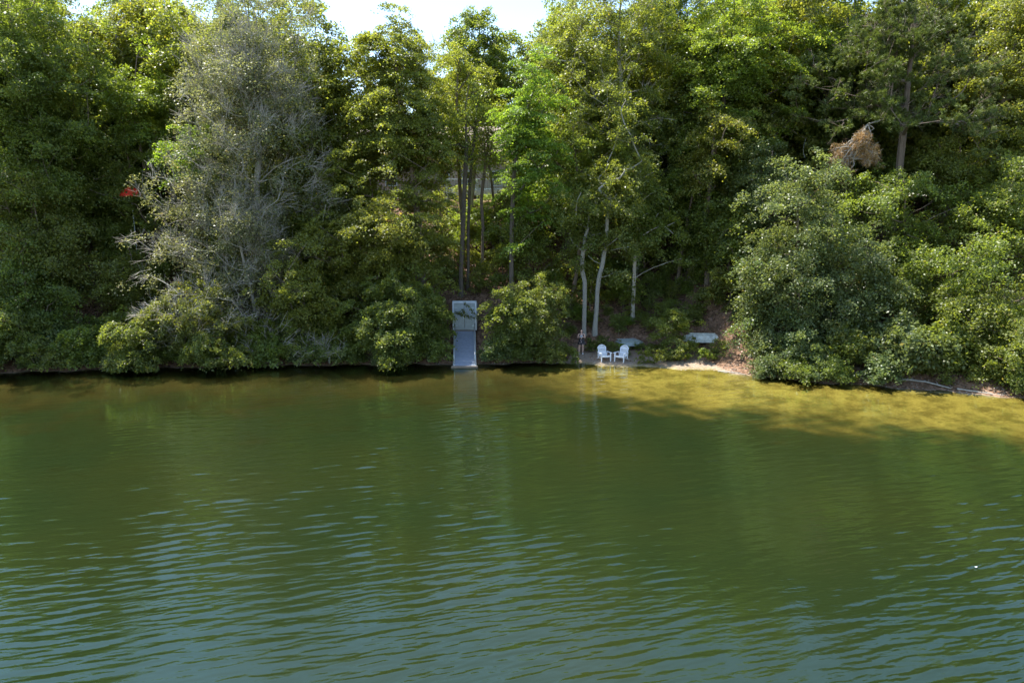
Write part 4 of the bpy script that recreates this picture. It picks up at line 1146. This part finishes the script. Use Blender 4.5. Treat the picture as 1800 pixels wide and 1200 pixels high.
    for fx in (-.135, .105):
        s_ = MB(); s_.loft([[(fx + .046 * q * xx, -.045 + .125 * q * yy, z_) for xx, yy in ((-.8, -.8), (-.4, -1), (.4, -1), (.8, -.8), (1, 0), (.85, .8), (.4, 1), (-.4, 1), (-.85, .8), (-1, 0))] for z_, q in ((0, 1), (.03, 1), (.06, .88), (.078, .6))])
        s_.build('shoe', SHOE, root, True)
    tb = tag(empty('tablet', (x, D - .29, z + 1.215), R(-6)), 'grey tablet held in both hands by the person on the beach', 'tablet')
    tb.location = Vector((x, D, z)) + Matrix.Rotation(R(-6), 3, 'Z') @ Vector((0, -.30, 1.215)); 
    MB().box((0, 0, 0), (.20, .012, .14), Matrix.Rotation(R(-20), 3, 'X')).build('case', TABLET, tb)
    MB().box((0, .012, .004), (.18, .004, .12), Matrix.Rotation(R(-20), 3, 'X')).build('screen', GLASS, tb)
person()

# ------------------------------------------------------------------ bits on the shore
def log(label, pts, r0, mat):
    ps = []
    for px, py in pts:
        w_ = on_water(px, py); ps.append(Vector((w_.x, w_.y, max(gz(w_.x, w_.y), 0) + r0 * .5)))
    o = tag(empty('driftwood', ps[0]), label, 'driftwood', 'driftwood on the right shore')
    m = MB(); rr = random.Random(len(label)); den = []
    for a_, b_ in zip(ps[:-1], ps[1:]):
        for k in range(4): den.append(a_.lerp(b_, k / 4) + Vector((rr.uniform(-.04, .04), rr.uniform(-.04, .04), rr.uniform(-.02, .02))) - ps[0])
    den.append(ps[-1] - ps[0]); n_ = len(den)
    m.tube(den, [r0 * (1 - .65 * k / n_) for k in range(n_)], 7)
    m.build('limb', mat, o, True)
    t_ = MB()
    for k in range(3):
        s = den[int(n_ * (.3 + .2 * k))]; t_.tube([s, s + Vector((rr.uniform(-.3, .3), rr.uniform(.1, .5), rr.uniform(.03, .15)))], [r0 * .4, r0 * .15], 5)
    t_.build('twig', mat, o, True)
log('long grey driftwood limb lying along the bare right shore', [(1578, 676), (1625, 680), (1672, 686)], .07, BARK['pale'])
log('thin driftwood limb at far right end of the bare shore', [(1680, 687), (1725, 692), (1765, 697)], .05, BARK['grey'])
log('short dark stick at the beach end below the oak', [(1262, 652), (1290, 656), (1312, 659)], .035, BARK['grey'])
rs = np.random.default_rng(21)
n = 1500
lx = rs.uniform(B0 - 8, B1 + 14, n); ly = shore_y(lx) + rs.uniform(-.25, 1.6, n); zz = ground(lx, ly); pk = zz > -.04
P_ = np.stack([lx, ly, zz], 1)[pk]; V = []
for p in P_:
    r0 = rs.uniform(.012, .045); q = norm(rs.normal(0, 1, (3, 3)))
    c8 = np.array([[0, 0, 1.], [1, 0, .1], [0, 1, 0], [-1, .1, 0], [0, -1, .1]]) * r0 * rs.uniform(.6, 1.3, (5, 1)) * np.array([1.3, 1, .7]) + p
    for a_, b_ in ((1, 2), (2, 3), (3, 4), (4, 1)): V.append([c8[0], c8[a_], c8[b_], c8[b_] * .999 + c8[a_] * .001])
tag(quads('shore_pebbles', np.array(V), simple('pebble', (.34, .29, .23), .7, .3, 3)), 'small pebbles and debris along the water edge', 'pebbles', kind='stuff')

q = on_water(1715, 998)
fl = tag(MB().loft([[(u * .045, (.018 + .008 * math.sin(3 * u)) * math.cos(a) * (1 - u * u) + .004 * u, .02 + .018 * (1 - u * u) * math.sin(a) + .02 * u * u) for a in np.linspace(0, 2 * math.pi, 8, endpoint=False)] for u in np.linspace(-.96, .96, 9)]).build('floating_scrap', WHITE_PL, None, True),
         'tiny white scrap floating alone on the green water at right', 'scrap')
fl.location = (q.x, q.y, .01)
